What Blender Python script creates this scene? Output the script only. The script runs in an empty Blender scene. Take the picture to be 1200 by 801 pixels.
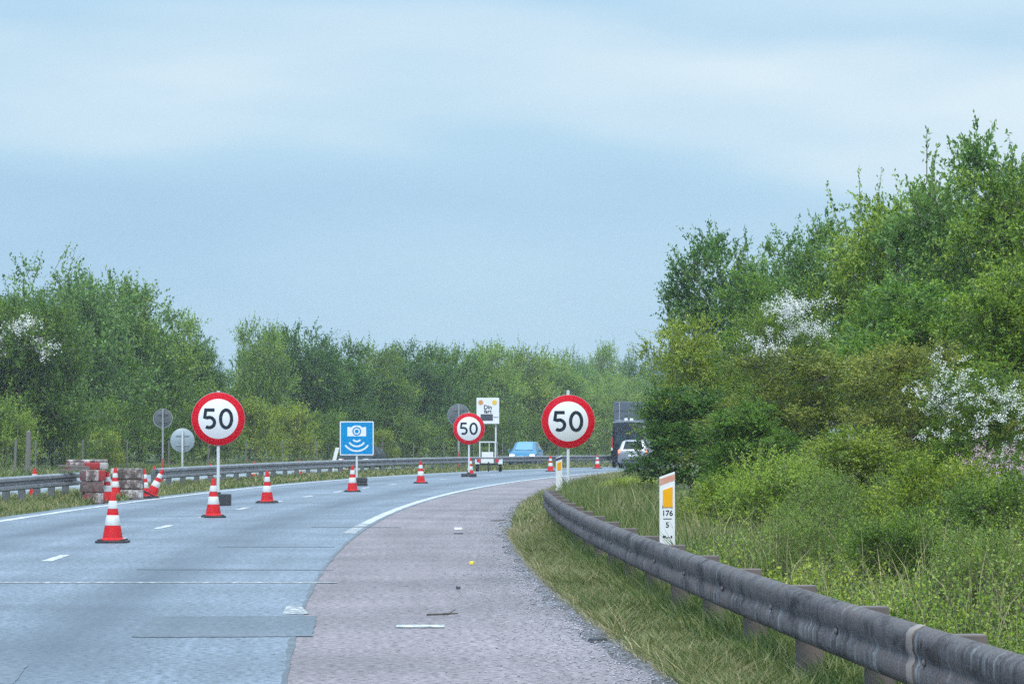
import bpy, bmesh, math, random
import numpy as np
from mathutils import Vector, Matrix

sc = bpy.context.scene
COL = sc.collection
PI = math.pi

# ------------------------------------------------------------------ camera
EYE = 1.55
FPX = 4000.0                       # focal length in pixels of the 1200 px wide photo
cam_d = bpy.data.cameras.new("camera")
cam = bpy.data.objects.new("camera", cam_d)
COL.objects.link(cam)
cam_d.sensor_width = 36.0
cam_d.lens = 36.0 * FPX / 1200.0
cam_d.clip_start = 0.5
cam_d.clip_end = 6000.0
PITCH = math.atan(111.5 / FPX)
cam.location = (0, 0, EYE)
cam.rotation_euler = (PI / 2 + PITCH, 0, 0)
sc.camera = cam

# ------------------------------------------------------------------ sky and sun
SUN_EL, SUN_AZ = math.radians(52), math.radians(200)   # azimuth clockwise from +Y (behind the camera, to its left)
world = bpy.data.worlds.new("World")
sc.world = world
world.use_nodes = True
wt = world.node_tree
wt.nodes.clear()


def wn(t, **kw):
    n = wt.nodes.new(t)
    for k, v in kw.items():
        setattr(n, k, v)
    return n


w_out = wn("ShaderNodeOutputWorld")
w_bg = wn("ShaderNodeBackground")
w_bg.inputs["Strength"].default_value = 0.070
w_sky = wn("ShaderNodeTexSky", sky_type='NISHITA', sun_disc=False)
w_sky.sun_elevation = SUN_EL
w_sky.sun_rotation = SUN_AZ
w_tc = wn("ShaderNodeTexCoord")
w_sep = wn("ShaderNodeSeparateXYZ")
wt.links.new(w_tc.outputs["Generated"], w_sep.inputs[0])
w_map = wn("ShaderNodeMapping")
w_map.inputs["Scale"].default_value = (4.0, 4.0, 15.0)
w_map.inputs["Location"].default_value = (2.7, 0.4, 1.12)
wt.links.new(w_tc.outputs["Generated"], w_map.inputs[0])
w_n1 = wn("ShaderNodeTexNoise")
w_n1.inputs["Scale"].default_value = 1.0
w_n1.inputs["Detail"].default_value = 2.5
w_n1.inputs["Roughness"].default_value = 0.45
w_n1.inputs["Distortion"].default_value = 0.4
wt.links.new(w_map.outputs[0], w_n1.inputs["Vector"])
w_rmp = wn("ShaderNodeValToRGB")
e = w_rmp.color_ramp.elements
e[0].position = 0.22
e[0].color = (3.7 / 10, 5.8 / 10, 8.0 / 10, 1)
e[1].position = 0.80
e[1].color = (7.1 / 10, 8.4 / 10, 9.3 / 10, 1)
m = e.new(0.5)
m.color = (4.6 / 10, 6.8 / 10, 8.6 / 10, 1)
# a pale bank of cloud some six degrees up, a duller band under it; noise breaks both up
w_w1 = wn("ShaderNodeMath", operation='MULTIPLY_ADD')
w_w1.inputs[1].default_value = 0.075
w_w1.inputs[2].default_value = -0.0375
wt.links.new(w_n1.outputs["Fac"], w_w1.inputs[0])
w_w2 = wn("ShaderNodeMath", operation='ADD')
wt.links.new(w_w1.outputs[0], w_w2.inputs[0])
wt.links.new(w_sep.outputs["Z"], w_w2.inputs[1])
w_w3 = wn("ShaderNodeMath", operation='MULTIPLY_ADD')
w_w3.inputs[1].default_value = 0.05
wt.links.new(w_sep.outputs["X"], w_w3.inputs[0])
wt.links.new(w_w2.outputs[0], w_w3.inputs[2])
w_w4 = wn("ShaderNodeMath", operation='MULTIPLY')
w_w4.inputs[1].default_value = 5.0
wt.links.new(w_w3.outputs[0], w_w4.inputs[0])
w_band = wn("ShaderNodeValToRGB")
w_band.color_ramp.interpolation = 'EASE'
for k_, (p_, v_) in enumerate([(0.0, 0.36), (0.20, 0.42), (0.33, 0.34), (0.46, 0.64), (0.55, 0.70), (0.66, 0.44), (0.80, 0.42), (1.0, 0.5)]):
    el_ = w_band.color_ramp.elements[k_] if k_ < 2 else w_band.color_ramp.elements.new(p_)
    el_.position = p_
    el_.color = (v_, v_, v_, 1)
wt.links.new(w_w4.outputs[0], w_band.inputs["Fac"])
w_n2 = wn("ShaderNodeTexNoise")
w_n2.inputs["Scale"].default_value = 2.2
w_n2.inputs["Detail"].default_value = 5.0
w_n2.inputs["Roughness"].default_value = 0.5
wt.links.new(w_map.outputs[0], w_n2.inputs["Vector"])
w_n3 = wn("ShaderNodeMath", operation='MULTIPLY_ADD')
w_n3.inputs[1].default_value = 0.45
w_n3.inputs[2].default_value = -0.225
wt.links.new(w_n2.outputs["Fac"], w_n3.inputs[0])
w_sum = wn("ShaderNodeMath", operation='ADD')
wt.links.new(w_band.outputs["Color"], w_sum.inputs[0])
wt.links.new(w_n3.outputs[0], w_sum.inputs[1])
w_side = wn("ShaderNodeMath", operation='MULTIPLY_ADD')       # the pale bank lies more to the east
w_side.inputs[1].default_value = 0.8
wt.links.new(w_sep.outputs["X"], w_side.inputs[0])
wt.links.new(w_sum.outputs[0], w_side.inputs[2])
wt.links.new(w_side.outputs[0], w_rmp.inputs["Fac"])
# the cloud deck is brighter overhead than towards the horizon, as an overcast sky is
w_zen = wn("ShaderNodeMapRange")
w_zen.inputs["From Min"].default_value = 0.12
w_zen.inputs["From Max"].default_value = 0.9
w_zen.inputs["To Min"].default_value = 10.0
w_zen.inputs["To Max"].default_value = 31.0
wt.links.new(w_sep.outputs["Z"], w_zen.inputs["Value"])
w_vm = wn("ShaderNodeVectorMath", operation='SCALE')
wt.links.new(w_rmp.outputs["Color"], w_vm.inputs[0])
wt.links.new(w_zen.outputs[0], w_vm.inputs["Scale"])
w_mix = wn("ShaderNodeMix", data_type='RGBA')
w_mix.inputs["Factor"].default_value = 0.88
wt.links.new(w_sky.outputs["Color"], w_mix.inputs["A"])
wt.links.new(w_vm.outputs["Vector"], w_mix.inputs["B"])
wt.links.new(w_mix.outputs["Result"], w_bg.inputs["Color"])
wt.links.new(w_bg.outputs[0], w_out.inputs["Surface"])

sun_d = bpy.data.lights.new("sun", 'SUN')
sun_d.energy = 1.5
sun_d.angle = math.radians(12)
sun_d.color = (1.0, 0.95, 0.86)
sun = bpy.data.objects.new("sun", sun_d)
COL.objects.link(sun)
sd = Vector((math.sin(SUN_AZ) * math.cos(SUN_EL), math.cos(SUN_AZ) * math.cos(SUN_EL), math.sin(SUN_EL)))
sun.rotation_euler = (-sd).to_track_quat('-Z', 'Y').to_euler()
sun.location = (0, 0, 60)

vs = sc.view_settings
sc.display_settings.display_device = 'sRGB'
vs.view_transform = 'Standard'
vs.look = 'None'
vs.exposure = 0.6
vs.gamma = 1.0
vs.use_curve_mapping = False
sc.cycles.use_adaptive_sampling = False
sc.cycles.use_denoising = False        # the photo is grainy; the sampler's own grain is kept
sc.cycles.max_bounces = 6
sc.cycles.diffuse_bounces = 3
sc.cycles.transmission_bounces = 4
sc.cycles.transparent_max_bounces = 4
sc.cycles.caustics_reflective = False
sc.cycles.caustics_refractive = False

# ------------------------------------------------------------------ road geometry: one circular bend to the right
R0, CX, CY = 672.0, 669.52, 59.0


def dip(y):
    """The road rolls over a faint crest."""
    t = min(max(y - 100.0, 0.0), 170.0)
    return -2.0e-5 * t * t


def P(s, o):
    """Point s metres along the bend (s = 0 where it points straight ahead), o metres to the left of the carriageway's near edge."""
    a = s / R0
    return CX - (R0 + o) * math.cos(a), CY + (R0 + o) * math.sin(a)


def so(x, y):
    dx, dy = CX - x, y - CY
    r = math.hypot(dx, dy)
    return math.atan2(dy, dx) * R0, r - R0


def sstep(a, b, t):
    t = min(max((t - a) / (b - a), 0.0), 1.0)
    return t * t * (3 - 2 * t)


def verge(o, s=20.0):
    if o < -2.3:
        k_ = sstep(-20.0, 0.0, s)
        return -0.02 + 0.24 * sstep(-2.72 + 0.37 * k_, -4.0 + 0.5 * k_, o) + min(max(-o - 3.5, 0) * 0.05, 1.2)
    if o < 7.5:
        return -0.03
    if o < 10.2:
        return -0.03 + 0.10 * sstep(7.4, 8.2, o) - 0.10 * sstep(9.4, 10.2, o)
    if o < 18.2:
        return -0.03
    return -0.03 + min((o - 18.2) * 0.05, 0.5)


def gz(x, y):
    s, o = so(x, y)
    return verge(o, s) + dip(y)


def ray(px, py):
    dx, dy = (px - 600.0) / FPX, (400.5 - py) / FPX
    c, s_ = math.cos(PITCH), math.sin(PITCH)
    return Vector((dx, c - dy * s_, s_ + dy * c))


def gp(px, py, z=0.0):
    """The ground point the photo shows at a pixel."""
    d = ray(px, py)
    t = (z - EYE) / d.z
    for _ in range(4):
        t = (z + dip(d.y * t) - EYE) / d.z
    return Vector((d.x * t, d.y * t, z + dip(d.y * t)))


def arc_x(y, o):
    return CX - math.sqrt((R0 + o) ** 2 - (y - CY) ** 2)


def on_arc(px, o, y0=40.0, y1=420.0):
    """Where the line of sight through a column of the photo meets the strip o metres left of the road edge."""
    k = (px - 600.0) / FPX
    prev = None
    y = y0
    while y < y1:
        v = arc_x(y, o) - k * y
        if prev is not None and prev < 0 <= v:
            return Vector((k * y, y, gz(k * y, y)))
        prev = v
        y += 0.25
    return Vector((k * y1, y1, gz(k * y1, y1)))


def heading(x, y):
    return -so(x, y)[0] / R0


# ------------------------------------------------------------------ materials
def new_mat(name):
    mt = bpy.data.materials.new(name)
    mt.use_nodes = True
    nt = mt.node_tree
    b = nt.nodes["Principled BSDF"]
    return mt, nt, b


def link(nt, a, b):
    nt.links.new(a, b)


def noise(nt, scale, detail=3.0, vec=None, rough=0.55, dist=0.0):
    n = nt.nodes.new("ShaderNodeTexNoise")
    n.inputs["Scale"].default_value = scale
    n.inputs["Detail"].default_value = detail
    n.inputs["Roughness"].default_value = rough
    n.inputs["Distortion"].default_value = dist
    if vec is not None:
        link(nt, vec, n.inputs["Vector"])
    return n


def ramp(nt, src, stops):
    r = nt.nodes.new("ShaderNodeValToRGB")
    el = r.color_ramp.elements
    while len(el) < len(stops):
        el.new(0.5)
    for k, (p, c) in enumerate(stops):
        el[k].position = p
        el[k].color = (c[0], c[1], c[2], 1) if isinstance(c, (tuple, list)) else (c, c, c, 1)
    link(nt, src, r.inputs["Fac"])
    return r


def mixc(nt, fac, a, b, mode='MIX'):
    mx = nt.nodes.new("ShaderNodeMix")
    mx.data_type = 'RGBA'
    mx.blend_type = mode
    for key, v in (("Factor", fac), ("A", a), ("B", b)):
        if isinstance(v, (int, float)):
            mx.inputs[key].default_value = v
        elif isinstance(v, tuple):
            mx.inputs[key].default_value = (v[0], v[1], v[2], 1)
        else:
            link(nt, v, mx.inputs[key])
    return mx.outputs["Result"]


def math_node(nt, op, a, b=None, c=None):
    n = nt.nodes.new("ShaderNodeMath")
    n.operation = op
    for i, v in enumerate((a, b, c)):
        if v is None:
            continue
        if isinstance(v, (int, float)):
            n.inputs[i].default_value = v
        else:
            link(nt, v, n.inputs[i])
    return n.outputs[0]


def coords(nt, kind="Object", scale=(1, 1, 1)):
    tc = nt.nodes.new("ShaderNodeTexCoord")
    mp = nt.nodes.new("ShaderNodeMapping")
    mp.inputs["Scale"].default_value = scale
    link(nt, tc.outputs[kind], mp.inputs[0])
    return mp.outputs[0]


def bump(nt, b, h, strength=0.3, dist=0.02):
    bp = nt.nodes.new("ShaderNodeBump")
    bp.inputs["Strength"].default_value = strength
    bp.inputs["Distance"].default_value = dist
    link(nt, h, bp.inputs["Height"])
    link(nt, bp.outputs[0], b.inputs["Normal"])


def plain(name, col, rough=0.5, metal=0.0, dirt=0.25, dscale=9.0, dirtcol=None, spec=0.5):
    """Paint, plastic or metal with uneven grime on it."""
    mt, nt, b = new_mat(name)
    v = coords(nt)
    n = noise(nt, dscale, 4.0, v)
    r = ramp(nt, n.outputs["Fac"], [(0.42, 0.0), (0.72, 1.0)])
    dc = dirtcol or tuple(c * 0.45 + 0.02 for c in col)
    f = math_node(nt, 'MULTIPLY', r.outputs["Color"], dirt)
    link(nt, mixc(nt, f, col, dc), b.inputs["Base Color"])
    b.inputs["Roughness"].default_value = rough
    b.inputs["Metallic"].default_value = metal
    b.inputs["Specular IOR Level"].default_value = spec
    return mt


def leaf_mat(name, c_dark, c_mid, c_light, scale=1.1, trans=0.34, rough=0.45, vary=0.25):
    mt, nt, b = new_mat(name)
    v = coords(nt)
    n = noise(nt, scale, 3.0, v, 0.6)
    geo = nt.nodes.new("ShaderNodeNewGeometry")
    oi = nt.nodes.new("ShaderNodeObjectInfo")
    f = math_node(nt, 'MULTIPLY_ADD', geo.outputs["Random Per Island"], 0.46, -0.23)
    f = math_node(nt, 'ADD', f, n.outputs["Fac"])
    g = math_node(nt, 'MULTIPLY_ADD', oi.outputs["Random"], vary, -vary / 2)
    f = math_node(nt, 'ADD', f, g)
    r = ramp(nt, f, [(0.28, c_dark), (0.5, c_mid), (0.74, c_light)])
    link(nt, r.outputs["Color"], b.inputs["Base Color"])
    b.inputs["Roughness"].default_value = rough
    b.inputs["Specular IOR Level"].default_value = 0.18
    tr = nt.nodes.new("ShaderNodeBsdfTranslucent")
    link(nt, mixc(nt, 1.0, r.outputs["Color"], (1.25, 1.3, 0.6), 'MULTIPLY'), tr.inputs["Color"])
    ms = nt.nodes.new("ShaderNodeMixShader")
    ms.inputs[0].default_value = trans
    link(nt, b.outputs[0], ms.inputs[1])
    link(nt, tr.outputs[0], ms.inputs[2])
    link(nt, ms.outputs[0], nt.nodes["Material Output"].inputs["Surface"])
    return mt


def asphalt_mat(name, tint, dark, rough, speck=0.55, lanes=False):
    """Worn asphalt: aggregate speckle, blotches, cracks across, and (lanes) oil bands along the wheel paths. UV = (metres along, metres across)."""
    mt, nt, b = new_mat(name)
    uv = coords(nt, "UV")
    agg = noise(nt, 15.0, 3.0, uv, 0.85)
    agg_r = ramp(nt, agg.outputs["Fac"], [(0.34, 1 - speck), (0.5, 1.0), (0.66, 1 + speck * 0.75)])
    big = noise(nt, 0.35, 4.0, uv)
    big_r = ramp(nt, big.outputs["Fac"], [(0.3, 0.72), (0.7, 1.22)])
    streak_v = coords(nt, "UV", (0.06, 2.2, 1))
    st = noise(nt, 1.0, 4.0, streak_v)
    st_r = ramp(nt, st.outputs["Fac"], [(0.3, 0.84), (0.7, 1.12)])
    col = mixc(nt, 1.0, tint, agg_r.outputs["Color"], 'MULTIPLY')
    col = mixc(nt, 1.0, col, big_r.outputs["Color"], 'MULTIPLY')
    col = mixc(nt, 1.0, col, st_r.outputs["Color"], 'MULTIPLY')
    if lanes:
        sep = nt.nodes.new("ShaderNodeSeparateXYZ")
        link(nt, uv, sep.inputs[0])
        wob = noise(nt, 0.05, 2.0, uv)
        oo = math_node(nt, 'MULTIPLY_ADD', wob.outputs["Fac"], 0.8, -0.4)
        oo = math_node(nt, 'ADD', oo, sep.outputs["Y"])
        lane = math_node(nt, 'MODULO', math_node(nt, 'ADD', oo, 3.5), 3.5)
        d = math_node(nt, 'ABSOLUTE', math_node(nt, 'SUBTRACT', lane, 1.75))
        band = ramp(nt, d, [(0.10, 1.0), (0.85, 0.0)])
        blot = noise(nt, 1.0, 4.0, coords(nt, "UV", (0.10, 0.9, 1)))
        k = math_node(nt, 'MULTIPLY', band.outputs["Color"], math_node(nt, 'MULTIPLY', blot.outputs["Fac"], 1.15))
        col = mixc(nt, k, col, dark)
    # fine cracks running across
    cr_v = coords(nt, "UV", (1.0, 0.06, 1))
    cr = noise(nt, 0.9, 5.0, cr_v, 0.7)
    cr_r = ramp(nt, cr.outputs["Fac"], [(0.496, 0.0), (0.5, 1.0), (0.504, 0.0)])
    gate = noise(nt, 0.16, 1.0, uv)
    gate_r = ramp(nt, gate.outputs["Fac"], [(0.5, 0.0), (0.56, 0.5)])
    f = math_node(nt, 'MULTIPLY', cr_r.outputs["Color"], gate_r.outputs["Color"])
    col = mixc(nt, f, col, tuple(c * 0.45 for c in dark))
    link(nt, col, b.inputs["Base Color"])
    b.inputs["Roughness"].default_value = rough
    b.inputs["Specular IOR Level"].default_value = 0.5
    bump(nt, b, agg.outputs["Fac"], 0.25, 0.012)
    return mt


def rail_mat(name, base, light, dark, streak, metal=0.35, rough=0.55, rust=(0.10, 0.085, 0.08), gate=(0.42, 0.62)):
    """Weathered galvanised steel with grime that has run down the face. UV = (metres along, metres up)."""
    mt, nt, b = new_mat(name)
    uv = coords(nt, "UV")
    n0 = noise(nt, 1.0, 5.0, coords(nt, "UV", (1.6, 5.0, 1)), 0.7)
    col = ramp(nt, n0.outputs["Fac"], [(0.34, dark), (0.5, base), (0.72, rust)]).outputs["Color"]
    # pale runs, only in patches, each of its own length
    n1 = noise(nt, 1.0, 3.0, coords(nt, "UV", (streak, 1.1, 1)), 0.6)
    r1 = ramp(nt, n1.outputs["Fac"], [(0.52, 0.0), (0.66, 1.0)])
    g1 = noise(nt, 1.0, 3.0, coords(nt, "UV", (1.1, 7.0, 1)), 0.6)
    gr = ramp(nt, g1.outputs["Fac"], [(gate[0], 0.0), (gate[1], 1.0)])
    col = mixc(nt, math_node(nt, 'MULTIPLY', r1.outputs["Color"], gr.outputs["Color"]), col, light)
    # dark runs
    n2 = noise(nt, 1.0, 3.0, coords(nt, "UV", (streak * 0.7, 0.8, 3)), 0.6)
    r2 = ramp(nt, n2.outputs["Fac"], [(0.55, 0.0), (0.7, 0.8)])
    col = mixc(nt, r2.outputs["Color"], col, dark)
    n3 = noise(nt, 70.0, 3.0, uv, 0.8)
    r3 = ramp(nt, n3.outputs["Fac"], [(0.32, 0.5), (0.68, 1.5)])
    col = mixc(nt, 1.0, col, r3.outputs["Color"], 'MULTIPLY')
    link(nt, col, b.inputs["Base Color"])
    b.inputs["Metallic"].default_value = metal
    b.inputs["Roughness"].default_value = rough
    b.inputs["Specular IOR Level"].default_value = 0.12
    bump(nt, b, n3.outputs["Fac"], 0.15, 0.004)
    return mt


def paint_line_mat(name, wear):
    """White road paint, worn through to the asphalt in patches."""
    mt, nt, b = new_mat(name)
    uv = coords(nt, "UV")
    n = noise(nt, 9.0, 5.0, uv, 0.7)
    r = ramp(nt, n.outputs["Fac"], [(wear, 0.0), (wear + 0.12, 1.0)])
    n2 = noise(nt, 0.8, 2.0, uv)
    r2 = ramp(nt, n2.outputs["Fac"], [(0.3, (0.52, 0.53, 0.54)), (0.7, (0.74, 0.74, 0.73))])
    link(nt, mixc(nt, r.outputs["Color"], (0.2, 0.205, 0.21), r2.outputs["Color"]), b.inputs["Base Color"])
    b.inputs["Roughness"].default_value = 0.6
    return mt


M = {}
M['asphalt'] = asphalt_mat("worn_asphalt", (0.156, 0.180, 0.220), (0.052, 0.064, 0.084), 0.57, 0.75, True)
M['opp_asphalt'] = asphalt_mat("opposite_asphalt", (0.24, 0.26, 0.28), (0.13, 0.14, 0.15), 0.5, 0.4, True)
M['shoulder'] = asphalt_mat("shoulder_asphalt", (0.212, 0.172, 0.182), (0.10, 0.09, 0.095), 0.72, 0.75)
M['patch'] = asphalt_mat("patch_asphalt", (0.112, 0.128, 0.152), (0.07, 0.08, 0.09), 0.55, 0.6)
M['line'] = paint_line_mat("white_road_paint", 0.42)
M['line_worn'] = paint_line_mat("worn_road_paint", 0.50)
M['rail_dirty'] = rail_mat("grimy_steel", (0.118, 0.106, 0.107), (0.24, 0.245, 0.25), (0.040, 0.032, 0.032), 10.0, 0.0, 0.75, (0.145, 0.108, 0.098))
M['rail'] = rail_mat("galvanised_steel", (0.23, 0.24, 0.27), (0.34, 0.355, 0.39), (0.15, 0.155, 0.175), 1.5, 0.3, 0.5, (0.26, 0.26, 0.28))
M['post_rust'] = plain("rusty_steel", (0.13, 0.108, 0.105), 0.8, 0.0, 0.7, 8.0, (0.20, 0.145, 0.125))
M['post_steel'] = plain("dull_steel", (0.16, 0.17, 0.18), 0.6, 0.3, 0.5, 8.0)
M['rust_band'] = plain("rusty_band", (0.26, 0.20, 0.17), 0.7, 0.1, 0.6, 12.0, (0.35, 0.31, 0.28))
M['cone_red'] = plain("cone_red", (0.62, 0.014, 0.020), 0.6, 0, 0.6, 7.0, (0.34, 0.03, 0.03), 0.2)
M['cone_white'] = plain("reflective_white", (0.76, 0.76, 0.77), 0.5, 0, 0.6, 8.0, (0.50, 0.48, 0.46), 0.3)
M['rubber'] = plain("black_rubber", (0.028, 0.030, 0.036), 0.7, 0, 0.5, 9.0, (0.07, 0.07, 0.07))
M['sign_red'] = plain("sign_red", (0.62, 0.002, 0.016), 0.5, 0, 0.12, 3.0, None, 0.12)
M['sign_white'] = plain("sign_white", (0.78, 0.78, 0.80), 0.45, 0, 0.12, 3.0, (0.62, 0.62, 0.62))
M['sign_black'] = plain("sign_black", (0.012, 0.020, 0.032), 0.6, 0, 0.1, 9.0, None, 0.2)
M['sign_blue'] = plain("sign_blue", (0.0, 0.25, 0.55), 0.5, 0, 0.1, 3.0, None, 0.12)
M['alu'] = plain("sign_aluminium", (0.36, 0.42, 0.47), 0.5, 0.35, 0.25, 4.0)
M['alu_dark'] = plain("weathered_aluminium", (0.10, 0.115, 0.13), 0.6, 0.2, 0.6, 6.0, (0.2, 0.2, 0.2))
M['pole_white'] = plain("pole_white", (0.66, 0.68, 0.70), 0.5, 0.0, 0.25, 7.0)
M['pole_grey'] = plain("pole_grey", (0.34, 0.35, 0.36), 0.5, 0.3, 0.4, 7.0)
M['pole_rust'] = plain("pole_red_rust", (0.40, 0.05, 0.04), 0.7, 0.0, 0.7, 6.0, (0.25, 0.14, 0.11))
M['marker_white'] = plain("marker_white", (0.80, 0.80, 0.82), 0.4, 0, 0.2, 7.0, (0.55, 0.52, 0.48))
M['amber'] = plain("amber_reflector", (0.90, 0.42, 0.0), 0.3, 0, 0.1, 20.0)
M['marker_cap'] = plain("cap_orange_faded", (0.62, 0.28, 0.2), 0.5, 0, 0.7, 14.0, (0.75, 0.68, 0.64))
M['marker_cap_dark'] = plain("cap_navy", (0.05, 0.06, 0.13), 0.5, 0, 0.3, 14.0)
M['dark_grey'] = plain("dark_grey_metal", (0.07, 0.085, 0.11), 0.5, 0.0, 0.3, 2.0)
M['box_side'] = plain("lorry_box_grey", (0.085, 0.10, 0.135), 0.45, 0.0, 0.4, 1.2, (0.14, 0.155, 0.19))
M['car_blue'] = plain("car_paint_blue", (0.025, 0.17, 0.31), 0.3, 0.2, 0.1, 2.0)
M['car_silver'] = plain("car_paint_silver", (0.26, 0.28, 0.33), 0.35, 0.3, 0.12, 2.0)
M['car_black'] = plain("car_paint_black", (0.012, 0.014, 0.022), 0.2, 0.0, 0.1, 2.0)
M['car_dark'] = plain("car_paint_slate", (0.022, 0.03, 0.035), 0.6, 0.0, 0.1, 2.0, None, 0.1)
M['glass_matte'] = plain("dusty_glass", (0.012, 0.030, 0.036), 0.4, 0.0, 0.1, 3.0, None, 0.08)
M['glass'] = plain("car_glass", (0.018, 0.04, 0.05), 0.2, 0.0, 0.05, 3.0, None, 0.3)
M['glass_blue'] = plain("windscreen_glass", (0.10, 0.26, 0.40), 0.10, 0.0, 0.05, 3.0, None, 0.9)
M['plastic'] = plain("black_plastic", (0.02, 0.02, 0.024), 0.5, 0, 0.2)
M['tyre'] = plain("tyre_rubber", (0.015, 0.015, 0.017), 0.8, 0, 0.3)
M['rim'] = plain("wheel_rim", (0.35, 0.36, 0.38), 0.35, 0.5, 0.3)
M['plate'] = plain("number_plate", (0.75, 0.75, 0.74), 0.5, 0, 0.1)
M['lamp_red'] = plain("lamp_red", (0.55, 0.02, 0.03), 0.3, 0, 0.1)
M['wood'] = plain("grey_wood", (0.17, 0.155, 0.14), 0.85, 0, 0.6, 14.0)
M['bark'] = plain("bark", (0.075, 0.062, 0.05), 0.9, 0, 0.6, 12.0, (0.13, 0.12, 0.1))
M['twig'] = plain("twig", (0.10, 0.085, 0.065), 0.9, 0, 0.5, 6.0)
M['dead_twig'] = plain("pale_dead_wood", (0.42, 0.36, 0.30), 0.9, 0, 0.4, 6.0)
M['emoji'] = plain("yellow_disc", (0.80, 0.52, 0.08), 0.5, 0, 0.1)
M['emoji_red'] = plain("orange_disc", (0.62, 0.28, 0.10), 0.5, 0, 0.1)
M['display'] = plain("display_panel", (0.055, 0.06, 0.08), 0.4, 0, 0.2)


def emit_mat(name, col, strength):
    mt, nt, b = new_mat(name)
    b.inputs["Base Color"].default_value = (*col, 1)
    b.inputs["Emission Color"].default_value = (*col, 1)
    b.inputs["Emission Strength"].default_value = strength
    return mt


M['headlight'] = emit_mat("lit_headlight", (1.0, 0.93, 0.80), 2.6)
M['brake'] = emit_mat("lit_tail_lamp", (1.0, 0.20, 0.12), 1.3)


def block_mat():
    mt, nt, b = new_mat("painted_concrete")
    v = coords(nt)
    oi = nt.nodes.new("ShaderNodeObjectInfo")
    n = noise(nt, 2.6, 6.0, v, 0.7)
    off = math_node(nt, 'MULTIPLY_ADD', oi.outputs["Random"], 0.22, -0.11)
    f = math_node(nt, 'ADD', n.outputs["Fac"], off)
    sep = nt.nodes.new("ShaderNodeSeparateXYZ")
    link(nt, v, sep.inputs[0])
    st = math_node(nt, 'SINE', math_node(nt, 'MULTIPLY', math_node(nt, 'ADD', sep.outputs["X"], oi.outputs["Random"]), 9.0))
    stripe = ramp(nt, math_node(nt, 'MULTIPLY_ADD', st, 0.5, 0.5), [(0.36, 0.0), (0.40, 1.0)])
    paint = mixc(nt, stripe.outputs["Color"], (0.42, 0.38, 0.37), (0.36, 0.026, 0.032))
    mask = ramp(nt, f, [(0.50, 0.0), (0.57, 1.0)])
    g = noise(nt, 18.0, 4.0, v)
    conc = ramp(nt, g.outputs["Fac"], [(0.3, (0.085, 0.052, 0.050)), (0.7, (0.20, 0.14, 0.135))])
    link(nt, mixc(nt, mask.outputs["Color"], conc.outputs["Color"], paint), b.inputs["Base Color"])
    b.inputs["Roughness"].default_value = 0.85
    bump(nt, b, g.outputs["Fac"], 0.4, 0.02)
    return mt


M['block'] = block_mat()


def block_white_mat():
    mt, nt, b = new_mat("peeling_white_concrete")
    v = coords(nt)
    oi = nt.nodes.new("ShaderNodeObjectInfo")
    n = noise(nt, 4.0, 7.0, v, 0.75)
    f = math_node(nt, 'ADD', n.outputs["Fac"], math_node(nt, 'MULTIPLY_ADD', oi.outputs["Random"], 0.12, -0.06))
    r = ramp(nt, f, [(0.42, (0.09, 0.065, 0.06)), (0.5, (0.24, 0.19, 0.18)), (0.56, (0.55, 0.53, 0.52))])
    link(nt, r.outputs["Color"], b.inputs["Base Color"])
    b.inputs["Roughness"].default_value = 0.85
    bump(nt, b, n.outputs["Fac"], 0.4, 0.02)
    return mt


M['block_white'] = block_white_mat()


def ground_mat():
    mt, nt, b = new_mat("verge_soil")
    v = coords(nt)
    n = noise(nt, 0.8, 5.0, v, 0.65)
    n2 = noise(nt, 14.0, 4.0, v, 0.7)
    a = ramp(nt, n.outputs["Fac"], [(0.35, (0.055, 0.085, 0.028)), (0.55, (0.10, 0.12, 0.048)), (0.7, (0.14, 0.125, 0.07))])
    c = ramp(nt, n2.outputs["Fac"], [(0.3, 0.6), (0.7, 1.3)])
    link(nt, mixc(nt, 1.0, a.outputs["Color"], c.outputs["Color"], 'MULTIPLY'), b.inputs["Base Color"])
    b.inputs["Roughness"].default_value = 0.95
    bump(nt, b, n2.outputs["Fac"], 0.6, 0.05)
    return mt


M['ground'] = ground_mat()


def gravel_mat():
    mt, nt, b = new_mat("gravel_margin")
    uv = coords(nt, "UV")
    n = noise(nt, 22.0, 3.0, uv, 0.8)
    n2 = noise(nt, 1.6, 4.0, uv, 0.65)
    a = ramp(nt, n.outputs["Fac"], [(0.36, (0.05, 0.048, 0.052)), (0.5, (0.15, 0.145, 0.155)), (0.62, (0.36, 0.36, 0.40))])
    c = ramp(nt, n2.outputs["Fac"], [(0.4, (0.5, 0.46, 0.42)), (0.6, (1.05, 1.02, 1.05))])
    link(nt, mixc(nt, 1.0, a.outputs["Color"], c.outputs["Color"], 'MULTIPLY'), b.inputs["Base Color"])
    b.inputs["Roughness"].default_value = 0.9
    bump(nt, b, n.outputs["Fac"], 0.8, 0.03)
    return mt


M['gravel'] = gravel_mat()
M['stone'] = plain("loose_stone", (0.30, 0.295, 0.32), 0.9, 0, 0.8, 3.0, (0.12, 0.105, 0.10))
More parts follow.
